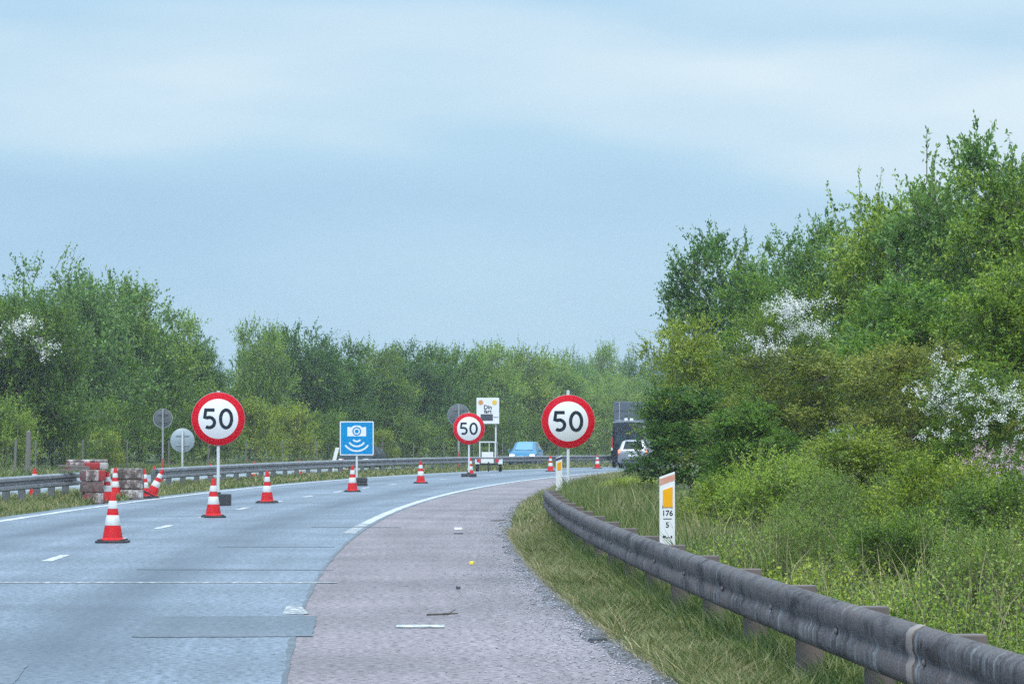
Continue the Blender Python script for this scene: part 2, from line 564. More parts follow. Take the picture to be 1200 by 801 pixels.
# leaves
M['lf_hedge'] = leaf_mat("leaf_field_maple", (0.046, 0.098, 0.014), (0.167, 0.266, 0.037), (0.374, 0.454, 0.079), 1.2)
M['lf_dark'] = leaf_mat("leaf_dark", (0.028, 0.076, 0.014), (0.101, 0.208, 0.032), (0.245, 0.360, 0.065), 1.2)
M['lf_yellow'] = leaf_mat("leaf_yellow_green", (0.090, 0.144, 0.017), (0.260, 0.334, 0.037), (0.504, 0.533, 0.094), 1.2)
M['lf_olive'] = leaf_mat("leaf_olive", (0.074, 0.101, 0.018), (0.216, 0.253, 0.044), (0.418, 0.403, 0.108), 1.2)
M['lf_teal'] = leaf_mat("leaf_cool", (0.035, 0.100, 0.027), (0.099, 0.200, 0.049), (0.223, 0.338, 0.101), 1.2)
M['lf_left'] = leaf_mat("leaf_tree_belt", (0.047, 0.116, 0.020), (0.139, 0.247, 0.042), (0.282, 0.384, 0.086), 0.5, trans=0.34, vary=0.40)
M['lf_left2'] = leaf_mat("leaf_tree_belt_light", (0.074, 0.142, 0.021), (0.175, 0.270, 0.041), (0.348, 0.420, 0.086), 0.5, trans=0.34, vary=0.40)
M['blossom'] = plain("white_blossom", (0.70, 0.70, 0.68), 0.7, 0, 0.25, 9.0, (0.62, 0.60, 0.50))
M['blossom_pink'] = plain("pink_blossom", (0.60, 0.38, 0.46), 0.7, 0, 0.7, 9.0, (0.66, 0.56, 0.60))
M['grass'] = leaf_mat("grass_blade", (0.062, 0.112, 0.030), (0.125, 0.172, 0.052), (0.29, 0.285, 0.140), 0.9, 0.2, 0.6, 0.0)
M['grass_dry'] = leaf_mat("grass_dry", (0.16, 0.165, 0.07), (0.30, 0.27, 0.14), (0.48, 0.41, 0.26), 1.2, 0.2, 0.7, 0.0)
M['weed'] = leaf_mat("weed_leaf", (0.091, 0.159, 0.030), (0.178, 0.260, 0.052), (0.302, 0.355, 0.091), 1.2, 0.25, 0.5, 0.0)


# ------------------------------------------------------------------ mesh helpers
class MB:
    """Collects shapes; build() links them as one mesh object."""

    def __init__(self):
        self.bm = bmesh.new()

    def box(self, size, loc=(0, 0, 0), rot=None, bevel=0.0):
        r = bmesh.ops.create_cube(self.bm, size=1.0)
        vs_ = r['verts']
        bmesh.ops.scale(self.bm, vec=size, verts=vs_)
        if bevel:
            ed = list({e_ for v in vs_ for e_ in v.link_edges})
            r2 = bmesh.ops.bevel(self.bm, geom=ed, offset=bevel, segments=2, affect='EDGES', profile=0.6)
            vs_ = list({v for f in r2['faces'] for v in f.verts} | {v for v in vs_ if v.is_valid})
        mat = Matrix.Translation(loc)
        if rot is not None:
            mat = mat @ (rot if isinstance(rot, Matrix) else Matrix.Rotation(rot, 4, 'Z'))
        bmesh.ops.transform(self.bm, matrix=mat, verts=vs_)
        return self

    def cyl(self, r1, r2, a, b, seg=16, caps=True):
        a, b = Vector(a), Vector(b)
        d = b - a
        r = bmesh.ops.create_cone(self.bm, cap_ends=caps, segments=seg, radius1=r1, radius2=r2, depth=d.length)
        q = d.to_track_quat('Z', 'Y').to_matrix().to_4x4()
        bmesh.ops.transform(self.bm, matrix=Matrix.Translation((a + b) / 2) @ q, verts=r['verts'])
        return self

    def lathe(self, prof, seg=24, axis='Z', loc=(0, 0, 0)):
        rings = []
        for rad, h in prof:
            ring = []
            for k in range(seg):
                t = 2 * PI * k / seg
                c, s_ = rad * math.cos(t), rad * math.sin(t)
                co = {'Z': (c, s_, h), 'Y': (c, h, s_), 'X': (h, c, s_)}[axis]
                ring.append(self.bm.verts.new(Vector(co) + Vector(loc)))
            rings.append(ring)
        for A, B in zip(rings, rings[1:]):
            for k in range(seg):
                self.bm.faces.new((A[k], A[(k + 1) % seg], B[(k + 1) % seg], B[k]))
        self.bm.faces.new(rings[0][::-1])
        self.bm.faces.new(rings[-1])
        return self

    def prism(self, pts, y0, y1):
        """Polygon in x/z extruded along y."""
        A = [self.bm.verts.new((p[0], y0, p[1])) for p in pts]
        B = [self.bm.verts.new((p[0], y1, p[1])) for p in pts]
        n = len(pts)
        self.bm.faces.new(A)
        self.bm.faces.new(B[::-1])
        for k in range(n):
            self.bm.faces.new((A[k], B[k], B[(k + 1) % n], A[(k + 1) % n]))
        return self

    def stroke(self, path, w, y0, y1, closed=False):
        """Ribbon of width w along a path in x/z, extruded along y."""
        n = len(path)
        L, Rr = [], []
        for k in range(n):
            if closed:
                a, b = Vector(path[k - 1]), Vector(path[(k + 1) % n])
            else:
                a, b = Vector(path[max(k - 1, 0)]), Vector(path[min(k + 1, n - 1)])
            t = (b - a).normalized()
            nn = Vector((-t.y, t.x))
            corner = 1.0
            if 0 < k < n - 1 or closed:
                u = (Vector(path[k]) - Vector(path[k - 1])).normalized()
                corner = 1 / max(0.5, abs(u.dot(t)))
            p = Vector(path[k])
            L.append(p + nn * w / 2 * corner)
            Rr.append(p - nn * w / 2 * corner)
        V = [[self.bm.verts.new((q.x, yy, q.y)) for q in row] for yy in (y0, y1) for row in (L, Rr)]
        lf, rf, lb, rb = V
        rng_ = range(n) if closed else range(n - 1)
        for k in rng_:
            j = (k + 1) % n
            for quad in ((lf[k], rf[k], rf[j], lf[j]), (lb[k], lb[j], rb[j], rb[k]), (lf[k], lf[j], lb[j], lb[k]), (rf[k], rb[k], rb[j], rf[j])):
                self.bm.faces.new(quad)
        if not closed:
            for k in (0, n - 1):
                self.bm.faces.new((lf[k], lb[k], rb[k], rf[k]))
        return self

    def quad(self, pts):
        self.bm.faces.new([self.bm.verts.new(p) for p in pts])
        return self

    def build(self, name, mat, parent=None, smooth=None, loc=None, label=None):
        bmesh.ops.recalc_face_normals(self.bm, faces=self.bm.faces[:])
        me = bpy.data.meshes.new(name)
        self.bm.to_mesh(me)
        self.bm.free()
        me.materials.append(mat)
        if smooth is not None:
            me.polygons.foreach_set("use_smooth", [True] * len(me.polygons))
            me.set_sharp_from_angle(angle=math.radians(smooth))
        o = bpy.data.objects.new(name, me)
        COL.objects.link(o)
        if parent is not None:
            o.parent = parent
        if loc is not None:
            o.location = loc
        if label:
            o['label'] = label
        return o


def np_mesh(name, verts, quads, mats, mat_idx=None, parent=None, uv=None, smooth=False):
    me = bpy.data.meshes.new(name)
    nv, nf = len(verts), len(quads)
    k = quads.shape[1]
    me.vertices.add(nv)
    me.vertices.foreach_set("co", np.ascontiguousarray(verts, dtype=np.float32).ravel())
    me.loops.add(nf * k)
    me.loops.foreach_set("vertex_index", np.ascontiguousarray(quads, dtype=np.int32).ravel())
    me.polygons.add(nf)
    me.polygons.foreach_set("loop_start", np.arange(0, nf * k, k, dtype=np.int32))
    for mt in mats:
        me.materials.append(mt)
    if mat_idx is not None:
        me.polygons.foreach_set("material_index", np.ascontiguousarray(mat_idx, dtype=np.int32))
    if uv is not None:
        lay = me.uv_layers.new(name="UVMap")
        lay.data.foreach_set("uv", np.ascontiguousarray(uv[quads.ravel()], dtype=np.float32).ravel())
    if smooth:
        me.polygons.foreach_set("use_smooth", np.ones(nf, dtype=bool))
    me.update(calc_edges=True)
    o = bpy.data.objects.new(name, me)
    COL.objects.link(o)
    if parent is not None:
        o.parent = parent
    return o


def tag(o, label, cat, group=None):
    o['label'] = label
    o['category'] = cat
    if group:
        o['group'] = group
    return o


def thing(name, label, cat, loc=(0, 0, 0), rz=0.0, group=None):
    o = bpy.data.objects.new(name, None)
    o.empty_display_size = 0.2
    COL.objects.link(o)
    o.location = loc
    o.rotation_euler = (0, 0, rz)
    return tag(o, label, cat, group)


def setting(o, kind='structure'):
    o['kind'] = kind
    return o


def kids(o):
    return [c for c in bpy.data.objects if c.parent == o]


def copy_tree(o, parent=None):
    c = o.copy()
    COL.objects.link(c)
    if parent is not None:
        c.parent = parent
    for ch in kids(o):
        copy_tree(ch, c)
    return c


# ------------------------------------------------------------------ setting: ground, roads, paint
def strip(name, mat, s0, s1, o0, o1, z, ds=2.0, no=2, extra=None, edge=None):
    ns = max(2, int(abs(s1 - s0) / ds) + 1)
    S = np.linspace(s0, s1, ns)
    V, U = [], []
    rr = random.Random(hash(name) % 1000 + 5)
    for s in S:
        e0, e1 = (edge(s) if edge else (0, 0))
        for j in range(no):
            o = (o0 + e0) + ((o1 + e1) - (o0 + e0)) * j / (no - 1)
            x, y = P(s, o)
            zz = z + dip(y) + (extra(s, o) if extra else 0)
            V.append((x, y, zz))
            U.append((s, o))
    F = []
    for i in range(ns - 1):
        for j in range(no - 1):
            a = i * no + j
            F.append((a, a + 1, a + 1 + no, a + no))
    ob = np_mesh(name, np.array(V), np.array(F), [mat], uv=np.array(U), smooth=True)
    # normals up
    return ob


def flip_up(ob):
    me = ob.data
    bm = bmesh.new()
    bm.from_mesh(me)
    bmesh.ops.recalc_face_normals(bm, faces=bm.faces[:])
    if sum(f.normal.z for f in bm.faces) < 0:
        bmesh.ops.reverse_faces(bm, faces=bm.faces[:])
    bm.to_mesh(me)
    bm.free()
    return ob


def make_ground():
    S = np.concatenate([np.arange(-90, 260, 2.5), np.arange(260, 620, 20)])
    O = np.concatenate([np.arange(-400, -40, 30), np.arange(-40, -8, 2), np.arange(-8, -2, 0.3), np.arange(-2, 7, 1.5),
                        np.arange(7, 11, 0.3), np.arange(11, 18, 1), np.arange(18, 60, 3), np.arange(60, 500, 40)])
    rr = np.random.default_rng(4)
    V, F = [], []
    for s in S:
        for o in O:
            x, y = P(s, o)
            j = 0.0
            if o < -2.8 or 7.8 < o < 9.9 or o > 18.5:
                j = rr.uniform(-0.03, 0.03)
            V.append((x, y, verge(o, s) + dip(y) + j))
    n = len(O)
    for i in range(len(S) - 1):
        for k in range(n - 1):
            a = i * n + k
            F.append((a, a + 1, a + 1 + n, a + n))
    g = np_mesh("ground", np.array(V), np.array(F), [M['ground']], smooth=True)
    return setting(flip_up(g))


make_ground()
rngs = random.Random(11)
setting(flip_up(strip("road", M['asphalt'], -85, 300, 0.0, 7.45, 0.0, 2.0, 6)))


def shoulder_edge(s):
    return (0.05 * math.sin(s * 0.9) + 0.04 * math.sin(s * 2.3 + 1), 0.0)


setting(flip_up(strip("shoulder", M['shoulder'], -85, 300, -2.3, -0.004, -0.003, 0.5, 5, None, shoulder_edge)))
setting(flip_up(strip("gravel_margin", M['gravel'], -60, 120, -2.75, -2.15, -0.012, 0.4, 5,
                      lambda s, o: 0.03 * sstep(-2.3, -2.75, o) + 0.006 * math.sin(s * 7 + o * 21), lambda s: (0.06 * math.sin(s * 1.7), 0.05 * math.sin(s * 1.1 + 2)))))
setting(flip_up(strip("opposite_road", M['opp_asphalt'], -60, 320, 10.2, 18.2, 0.0, 3.0, 6)))
setting(flip_up(strip("opposite_edge_line", M['line'], -60, 320, 10.75, 10.95, 0.004, 3.0)))
# painted lines
setting(flip_up(strip("edge_line", M['line'], 2.5, 300, 0.06, 0.24, 0.004, 2.0)))
setting(flip_up(strip("worn_edge_line", M['line_worn'], -4.0, 2.5, 0.06, 0.26, 0.004, 1.0)))
setting(flip_up(strip("median_edge_line", M['line'], -60, 300, 6.88, 7.08, 0.004, 2.0)))
k = 0
PERIOD = 7.55
s0 = so(*gp(50, 654).xy)[0]
for i in range(-6, 24):
    a = s0 + i * PERIOD - 1.0
    setting(flip_up(strip("lane_dash", M['line'], a, a + 2.3, 3.47, 3.61, 0.004, 0.8)))
# repair patches and marks
pa, pb = gp(160, 746), gp(160, 721)


def px_patch(name, mat, pts, z):
    V = []
    rr_ = random.Random(int(pts[0][0]))
    if name == "asphalt_patch":
        fine = []
        for (xa, ya), (xb, yb) in zip(pts, pts[1:] + pts[:1]):
            for q_ in range(14):
                fine.append((xa + (xb - xa) * q_ / 14 + rr_.uniform(-1.2, 1.2), ya + (yb - ya) * q_ / 14 + rr_.uniform(-0.45, 0.45)))
        pts = fine
    for (x, y) in pts:
        g = gp(x, y)
        V.append((g.x, g.y, g.z + z))
    U = [so(v[0], v[1]) for v in V]
    return setting(flip_up(np_mesh(name, np.array(V), np.array([list(range(len(V)))]), [mat], uv=np.array(U))))


px_patch("asphalt_patch", M['patch'], [(153, 746.5), (366, 745.5), (371, 721.5), (180, 722.5)], 0.004)
px_patch("asphalt_patch", M['patch'], [(-60, 812), (16, 801), (34, 777), (-60, 777)], 0.004)
px_patch("paint_stripe", M['line'], [(464, 735), (521, 735), (521, 732), (465, 732)], 0.005)
px_patch("paint_stripe", M['line_worn'], [(-40, 682.9), (395, 682.9), (395, 681.7), (-40, 681.7)], 0.004)
px_patch("paint_stripe", M['line_worn'], [(330, 720), (362, 719), (352, 709), (336, 710)], 0.004)
M['seam'] = plain("bitumen_seam", (0.085, 0.094, 0.108), 0.6, 0, 0.8, 3.0, (0.16, 0.18, 0.21))
for (xa, ya, xb, yb) in ((255, 640.3, 392, 640.6), (160, 667, 390, 667.6), (365, 617.4, 470, 617.6)):
    px_patch("bitumen_seam", M['seam'], [(xa, ya + 0.2), (xb, yb + 0.25), (xb, yb - 0.15), (xa, ya - 0.2)], 0.004)
setting(flip_up(strip("bitumen_seam", M['seam'], -45, 6, -0.02, 0.02, 0.002, 0.25, 2, None, lambda s: (0.008 * math.sin(s * 2.1) * math.sin(s * .7), 0.012 * math.sin(s * 1.3 + 1) + 0.008 * math.sin(s * 5.1)))))


# ------------------------------------------------------------------ guardrails
def sweep(name, mat, prof, S, o0, parent=None, zfun=None):
    """Closed profile (o offset, z) swept along the bend."""
    n = len(prof)
    V, U, F = [], [], []
    acc = [0.0]
    for a, b in zip(prof, prof[1:]):
        acc.append(acc[-1] + math.dist(a, b))
    for s in S:
        for k_, (do, z) in enumerate(prof):
            x, y = P(s, o0 + do)
            V.append((x, y, z + dip(y) + (zfun(s) if zfun else 0)))
            U.append((s, acc[k_]))
    for i in range(len(S) - 1):
        for k_ in range(n):
            j = (k_ + 1) % n
            F.append((i * n + k_, i * n + j, (i + 1) * n + j, (i + 1) * n + k_))
    me_o = np_mesh(name, np.array(V), np.array(F), [mat], parent=parent, uv=np.array(U), smooth=True)
    bm = bmesh.new()
    bm.from_mesh(me_o.data)
    bm.verts.ensure_lookup_table()
    for i in (0, len(S) - 1):
        bm.faces.new([bm.verts[i * n + k_] for k_ in range(n)])
    bmesh.ops.recalc_face_normals(bm, faces=bm.faces[:])
    bm.to_mesh(me_o.data)
    bm.free()
    me_o.data.set_sharp_from_angle(angle=math.radians(50))
    return me_o


def w_profile(side, ztop, depth=0.08, valley=0.05, h=0.31, t=0.006):
    """Two-wave beam, face towards side (+1: +o). Returned as a closed thin section."""
    k_ = h / 0.31
    if valley == 0:      # a rounded beam with a faint crease along the middle
        f = [(-depth, 0.0), (-depth + 0.02, 0.0), (-0.016, -0.020), (-0.002, -0.042), (0.0, -0.06), (0.0, -0.112), (-0.016, -0.140), (-0.016, -0.165), (0.0, -0.193), (0.0, -0.245), (-0.003, -0.265), (-0.018, -0.288),
             (-depth + 0.02, -0.305), (-depth, -0.305)]
        front = [(side * a, ztop + b * k_) for a, b in f]
        return front + [(side * (a - t), ztop + (-0.1525 + (b + 0.1525) * 0.95) * k_) for a, b in f[::-1]]
    f = [(-depth, 0.0), (-depth * 0.35, -0.006), (0.0, -0.035), (0.0, -0.095), (-valley, -0.135), (-valley, -0.175), (0.0, -0.215), (0.0, -0.275), (-depth * 0.35, -0.304), (-depth, -0.31)]
    front = [(side * a, ztop + b * k_) for a, b in f]
    back = [(side * (a - t), ztop + (-0.155 + (b + 0.155) * 0.95) * k_) for a, b in f[::-1]]
    return front + back


def bend_box(s, o, sx_o, sy_s, z0, z1):
    """Box on the bend, sx_o wide across, sy_s long along."""
    x, y = P(s, o)
    mb = MB()
    mb.box((sx_o, sy_s, z1 - z0), (x, y, dip(y) + (z0 + z1) / 2), heading(x, y), bevel=0.008)
    return mb


def guardrail(label, o0, side, S0, S1, ztop, depth, valley, mat, postmat, spacing, group=None, post_back=0.22, spacer_up=0.0, zend=None):
    S = np.arange(S0, S1 + 0.01, 0.5)
    x, y = P((S0 + S1) / 2, o0)
    root = thing("guardrail", label, "guardrail", (0, 0, 0), 0, group)
    sweep("rail_beam", mat, w_profile(side, ztop, depth, valley), S, o0, root, zend)
    s = S0 + 0.6
    while s < S1:
        base = verge(o0 - side * post_back, s)
        bend_box(s, o0 - side * (post_back - 0.01), 0.16, 0.09, base - 0.1, ztop - 0.13).build("post", postmat, root)
        w = post_back - depth + 0.02
        bend_box(s + 0.01, o0 - side * (depth + 0.012 + w / 2), w, 0.11, ztop - 0.26, ztop - 0.03 + spacer_up).build("spacer", postmat, root)
        s += spacing
    return root


nr = guardrail("long grimy steel guardrail on rusty posts running along the gravel shoulder", -3.0, +1, -52.0, -1.0, 0.655, 0.075, 0, M['rail_dirty'], M['post_rust'], 2.62,
               None, 0.22, 0.022)
for s_ in np.arange(-51.2, -2, 2.62):        # a bolt head at every post, lapped joints every second one
    x_, y_ = P(s_ + 0.02, -3.0 - 0.012)
    MB().lathe([(0.019, 0.0), (0.019, 0.008), (0.010, 0.016)], 10, 'X', (0, 0, 0)).build("bolt", M['post_rust'], nr, 40, (x_, y_, 0.655 - 0.153)).rotation_euler = (0, 0, PI)
for s_ in np.arange(-48.9, -2, 5.24):
    sweep("lap_joint", M['rail_dirty'], [(a + 0.004, b - 0.001) for a, b in w_profile(+1, 0.657, 0.075, 0)], np.array([s_, s_ + 0.15, s_ + 0.32]), -3.0, nr)
sweep("splice_band", M['rust_band'], [(a + 0.004, b) for a, b in w_profile(+1, 0.659, 0.075, 0)], np.array([-43.05, -42.96, -42.9]), -3.0, nr)
guardrail("short grey guardrail ending at the stacked concrete blocks", 8.4, -1, -40.0, so(*on_arc(98, 8.4).xy)[0], 0.70, 0.10, 0.085, M['rail'], M['post_steel'], 2.0)
ls = so(*on_arc(184, 8.4).xy)[0]
guardrail("long grey guardrail on the median running from the blocks past the blue car", 8.4, -1, ls, 160.0, 0.68, 0.10, 0.085, M['rail'], M['post_steel'], 2.6)

# ------------------------------------------------------------------ traffic cones
def make_cone():
    r = thing("traffic_cone", "", "traffic cone", (0, 0, 0), 0, None)
    H = 0.75
    rad = lambda z: 0.155 - (0.155 - 0.034) * z / H
    b = MB()
    b.box((0.47, 0.47, 0.035), (0, 0, 0.0175), 0, 0.012)
    for sx in (-1, 1):
        for sy in (-1, 1):
            b.box((0.07, 0.07, 0.02), (sx * 0.17, sy * 0.17, 0.045), 0, 0.004)
    b.build("base_plate", M['rubber'], r)
    MB().lathe([(0.185, 0.036), (0.182, 0.05), (rad(0.07) + 0.004, 0.075), (rad(0.4), 0.4), (rad(0.73), 0.73), (0.028, 0.75)], 24).build("cone_body", M['cone_red'], r, 40)
    for z0, z1 in ((0.255, 0.405), (0.50, 0.615)):
        MB().lathe([(rad(z0) + 0.002, z0), (rad(z0) + 0.0035, z0 + 0.003), (rad(z1) + 0.0035, z1 - 0.003), (rad(z1) + 0.002, z1)], 24).build("reflective_band", M['cone_white'], r, 40)
    return r


cone0 = make_cone()
cone_used = []


def put_cone(loc, label, group, rz=0.0, tilt=None, scale=1.0):
    c = cone0 if not cone_used else copy_tree(cone0)
    cone_used.append(1)
    c.location = loc
    c.rotation_euler = (tilt[0], tilt[1], rz) if tilt else (0, 0, rz)
    c.scale = (scale,) * 3
    c['label'] = label
    c['group'] = group
    return c


ROW = "traffic cones in a row along the lane line"
row = [((132, 635.5), "nearest traffic cone of the row, alone on the open asphalt before the blocks"),
       ((250, 606), "traffic cone at the foot of the first 50 sign on the road"),
       ((313, 589), "traffic cone standing alone between the first 50 sign and the blue camera sign"),
       ((413, 576), "traffic cone at the foot of the blue camera sign"),
       ((493, 566), "traffic cone alone between the blue camera sign and the small 50 sign"),
       ((551, 557.8), "traffic cone directly below the small distant 50 sign"),
       ((645, 552.2), "traffic cone in front of the guardrail beside the blue car"),
       ((700, 548.8), "farthest traffic cone of the row, just before the black van")]
for i, ((px, py), lab) in enumerate(row):
    g = gp(px, py)
    put_cone((g.x, g.y, g.z + 0.001), lab, ROW, 0.15 * math.sin(i * 2.1))
STK = "spare traffic cones beside the stacked blocks"


def below(px, py):
    g = gp(px, py)
    return Vector((g.x, g.y, gz(g.x, g.y)))


for (px, py, lab, tilt, rz) in (
        (125.5, 588.0, "traffic cone touching the red and white block stack, half hidden by its twin", None, 0.1),
        (135, 584.6, "white tipped traffic cone between the two block stacks, above the nearest cone", None, 0.3),
        (169, 583.0, "upright traffic cone in front of the guardrail end by the grey block stack", None, -0.2)):
    g = gp(px, py)
    put_cone((g.x, g.y, max(gz(g.x, g.y), 0) + 0.005), lab, STK, rz, tilt, 0.97)
g = gp(177, 583.5)
put_cone((g.x, g.y, g.z + 0.07), "tilted traffic cone leaning over against the guardrail end", STK, 0.2, (0.05, math.radians(24)), 0.97)
BEH = "traffic cones standing behind the median guardrail"
for px, lab in ((41, "traffic cone tip rising behind the short grey guardrail"),
                (181, "cone tip peeking above the guardrail beside the dark round sign's pole"),
                (247, "cone tip above the guardrail just beside the first 50 sign's pole"),
                (298, "cone tip above the guardrail between the first 50 sign and the leaning post"),
                (351, "cone tip above the guardrail next before the leaning white post"),
                (402, "cone tip above the guardrail under the blue camera sign's edge")):
    q = on_arc(px, 9.35)
    put_cone((q.x, q.y, q.z - 0.02), lab, BEH, 0.2, None, 0.86 if px != 41 else 1.0)

# ------------------------------------------------------------------ signs
FIVE = [(0.47, 0.955), (0.125, 0.955), (0.085, 0.545)]
for t in np.linspace(128, -128, 22):
    FIVE.append((0.262 + 0.205 * math.cos(math.radians(t)), 0.315 + 0.262 * math.sin(math.radians(t))))
FIVE = FIVE[:3] + FIVE[4:]
ZERO = [(0.25 + 0.215 * math.cos(t) * (1 - 0.0 * abs(math.sin(t))), 0.5 + 0.455 * math.sin(t)) for t in np.linspace(0, 2 * PI, 40, endpoint=False)]


def disc(r, y0, y1, seg=64):
    mb = MB()
    mb.lathe([(r - 0.003, y0), (r, y0 + 0.002), (r, y1 - 0.002), (r - 0.003, y1)], seg, 'Y')
    return mb


def speed_sign(label, base, zc, dia, foot=None, foot_off=(0.0, 0.0), lean=0.0, top_stub=0.03, group="50 speed limit signs"):
    """base: point on the ground; zc: height of the disc's centre above it."""
    root = thing("speed_limit_sign", label, "road sign", base, 0.03, group)
    root.rotation_euler = (0, lean, 0.03)
    r = dia / 2
    disc(r, 0.0, 0.012).build("back_plate", M['alu'], root, 40, (0, 0, zc))
    disc(r * 0.992, -0.003, -0.0005).build("red_ring", M['sign_red'], root, 40, (0, 0, zc))
    disc(r * 0.745, -0.006, -0.0035).build("white_face", M['sign_white'], root, 40, (0, 0, zc))
    h = dia * 0.365
    mb = MB()
    for dx, path, closed in ((-0.60, FIVE, False), (0.055, ZERO, True)):
        mb.stroke([((p[0] * 0.98 + dx) * h * 1.34, (p[1] - 0.5) * h) for p in path], 0.172 * h, -0.0085, -0.0065, closed)
    mb.build("numerals", M['sign_black'], root, None, (0.0, 0, zc))
    MB().cyl(0.036, 0.036, (0, 0.052, 0.06), (0, 0.052, zc + r + top_stub), 14).build("pole", M['pole_white'], root, 40)
    c = MB()
    for dz in (-0.45, 0.45):
        c.box((0.16, 0.075, 0.035), (0, 0.05, zc + dz * dia * 0.6), 0, 0.006)
    c.build("clamp", M['pole_grey'], root)
    if foot:
        f = MB()
        f.box(foot, (foot_off[0], 0.052 + foot_off[1], foot[2] / 2), 0, 0.02)
        f.box((0.11, 0.11, 0.05), (0, 0.052, foot[2] + 0.02), 0, 0.01)
        f.build("foot_weight", M['rubber'], root)
    return root


def sign_at(label, px_pole, py_base, cy_px, r_px, z, **kw):
    b = gp(px_pole, py_base, z)
    y = b.y
    zc = EYE + (512 - cy_px) / FPX * y - b.z
    return speed_sign(label, b, zc, 2 * r_px / FPX * y, **kw)


sign_at("red ringed 50 speed limit sign standing on the road above the stacked rubber weights", 255.5, 592, 490.5, 31.3, 0.0, foot=(0.48, 0.42, 0.26), foot_off=(0.05, 0))
sign_at("smallest, most distant red ringed 50 sign, in front of the display trailer", 549.5, 558.6, 502, 18.6, 0.0, foot=(0.6, 0.45, 0.14))
b_right = gp(668, 579.5, 0.24)
q = sign_at("red ringed 50 speed limit sign on the grass verge beyond the guardrail's end", 666, 580, 493.5, 31.3, 0.25, foot=(0.9, 0.5, 0.11), top_stub=0.10)


def camera_sign():
    b = gp(418, 569)
    y = b.y
    k_ = y / FPX
    root = thing("speed_camera_sign", "square blue sign with white camera symbol on a white pole behind a cone", "road sign", b, 0.02)
    side = 39.8 * k_
    zc = EYE + (512 - 513.2) * k_
    r0 = side / 2
    def rsq(r_, c_):
        pts = []
        for qx, qz, a0 in ((1, 1, 0), (-1, 1, 90), (-1, -1, 180), (1, -1, 270)):
            for a in (0, 30, 60, 90):
                t = math.radians(a0 + a)
                pts.append((qx * (r_ - c_) + c_ * math.cos(t), qz * (r_ - c_) + c_ * math.sin(t)))
        return pts
    MB().prism(rsq(r0, 0.03), 0.0, 0.012).build("back_plate", M['alu'], root, None, (0, 0, zc))
    MB().prism(rsq(r0 * 0.995, 0.03), -0.003, -0.0005).build("white_border", M['sign_white'], root, None, (0, 0, zc))
    MB().prism(rsq(r0 * 0.935, 0.02), -0.006, -0.0035).build("blue_face", M['sign_blue'], root, None, (0, 0, zc))
    u = side
    # camera body with raised viewfinder and shoulders, a blue ring and lens
    body = [(-0.275, 0.06), (0.275, 0.06), (0.275, 0.32), (0.265, 0.335), (0.225, 0.335), (0.215, 0.325), (0.15, 0.325), (0.13, 0.345), (0.085, 0.375), (-0.085, 0.375), (-0.13, 0.345),
            (-0.15, 0.325), (-0.215, 0.325), (-0.225, 0.335), (-0.265, 0.335), (-0.275, 0.32)]
    c = MB().prism([(x * u, z * u) for x, z in body], -0.0085, -0.0065)
    for a_, sag, low_ in ((0.105, 0.05, -0.09), (0.22, 0.115, -0.235), (0.335, 0.175, -0.375)):
        R_ = (a_ * a_ + sag * sag) / (2 * sag)
        th = math.asin(a_ / R_)
        path = [(R_ * u * math.sin(t), (low_ + R_ - R_ * math.cos(t)) * u) for t in np.linspace(-th, th, 18)]
        w_ = 0.047
        c.stroke(path, w_ * u, -0.0085, -0.0065)
    c.build("camera_symbol", M['sign_white'], root, None, (0, 0, zc))
    ln = MB()
    ln.stroke([(0.112 * u * math.cos(t), (0.205 + 0.112 * math.sin(t)) * u) for t in np.linspace(0, 2 * PI, 36, endpoint=False)], 0.036 * u, -0.0105, -0.009, True)
    ln.lathe([(0.058 * u, -0.0105), (0.058 * u, -0.009)], 28, 'Y', (0, 0, 0.205 * u))
    ln.build("lens_ring", M['sign_blue'], root, None, (0, 0, zc))
    MB().cyl(0.034, 0.034, (0, 0.05, 0.05), (0, 0.05, zc + r0 - 0.05), 14).build("pole", M['pole_white'], root, 40)
    f = MB()
    f.box((0.42, 0.4, 0.10), (0.12, 0.05, 0.05), 0.1, 0.02)
    f.box((0.36, 0.34, 0.16), (0.14, 0.05, 0.185), 0.2, 0.03)
    f.build("foot_weight", M['rubber'], root)


camera_sign()


def sign_back(name, label, px, o_, cy_px, r_px, plate, pole, lower=None, rim=None, pole_r=0.03):
    q_ = on_arc(px, o_)
    k_ = q_.y / FPX
    root = thing(name, label, "road sign", q_, 0.06)
    zc = EYE + (512 - cy_px) * k_ - q_.z
    disc(r_px * k_, 0.0, 0.01).build("sign_plate", plate, root, 40, (0, 0.0, zc))
    if rim:
        MB().stroke([(r_px * k_ * 0.985 * math.cos(t), r_px * k_ * 0.985 * math.sin(t)) for t in np.linspace(0, 2 * PI, 48, endpoint=False)], 0.02, -0.012, -0.001, True).build("rim", rim, root, None, (0, 0, zc))
    cl = MB()
    for dz in (-0.4, 0.4):
        cl.box((r_px * k_ * 1.1, 0.02, 0.035), (0, -0.013, zc + dz * r_px * k_))
    cl.build("bracket", plate, root)
    z_mid = (0.9 if lower else 0.0)
    MB().cyl(pole_r, pole_r, (0, -0.055, z_mid), (0, -0.055, zc + r_px * k_ * 0.97), 12).build("pole", pole, root, 40)
    if lower:
        MB().cyl(pole_r + 0.012, pole_r + 0.012, (0, -0.055, -0.05), (0, -0.055, z_mid), 12).build("pole_sleeve", lower, root, 40)
    return root


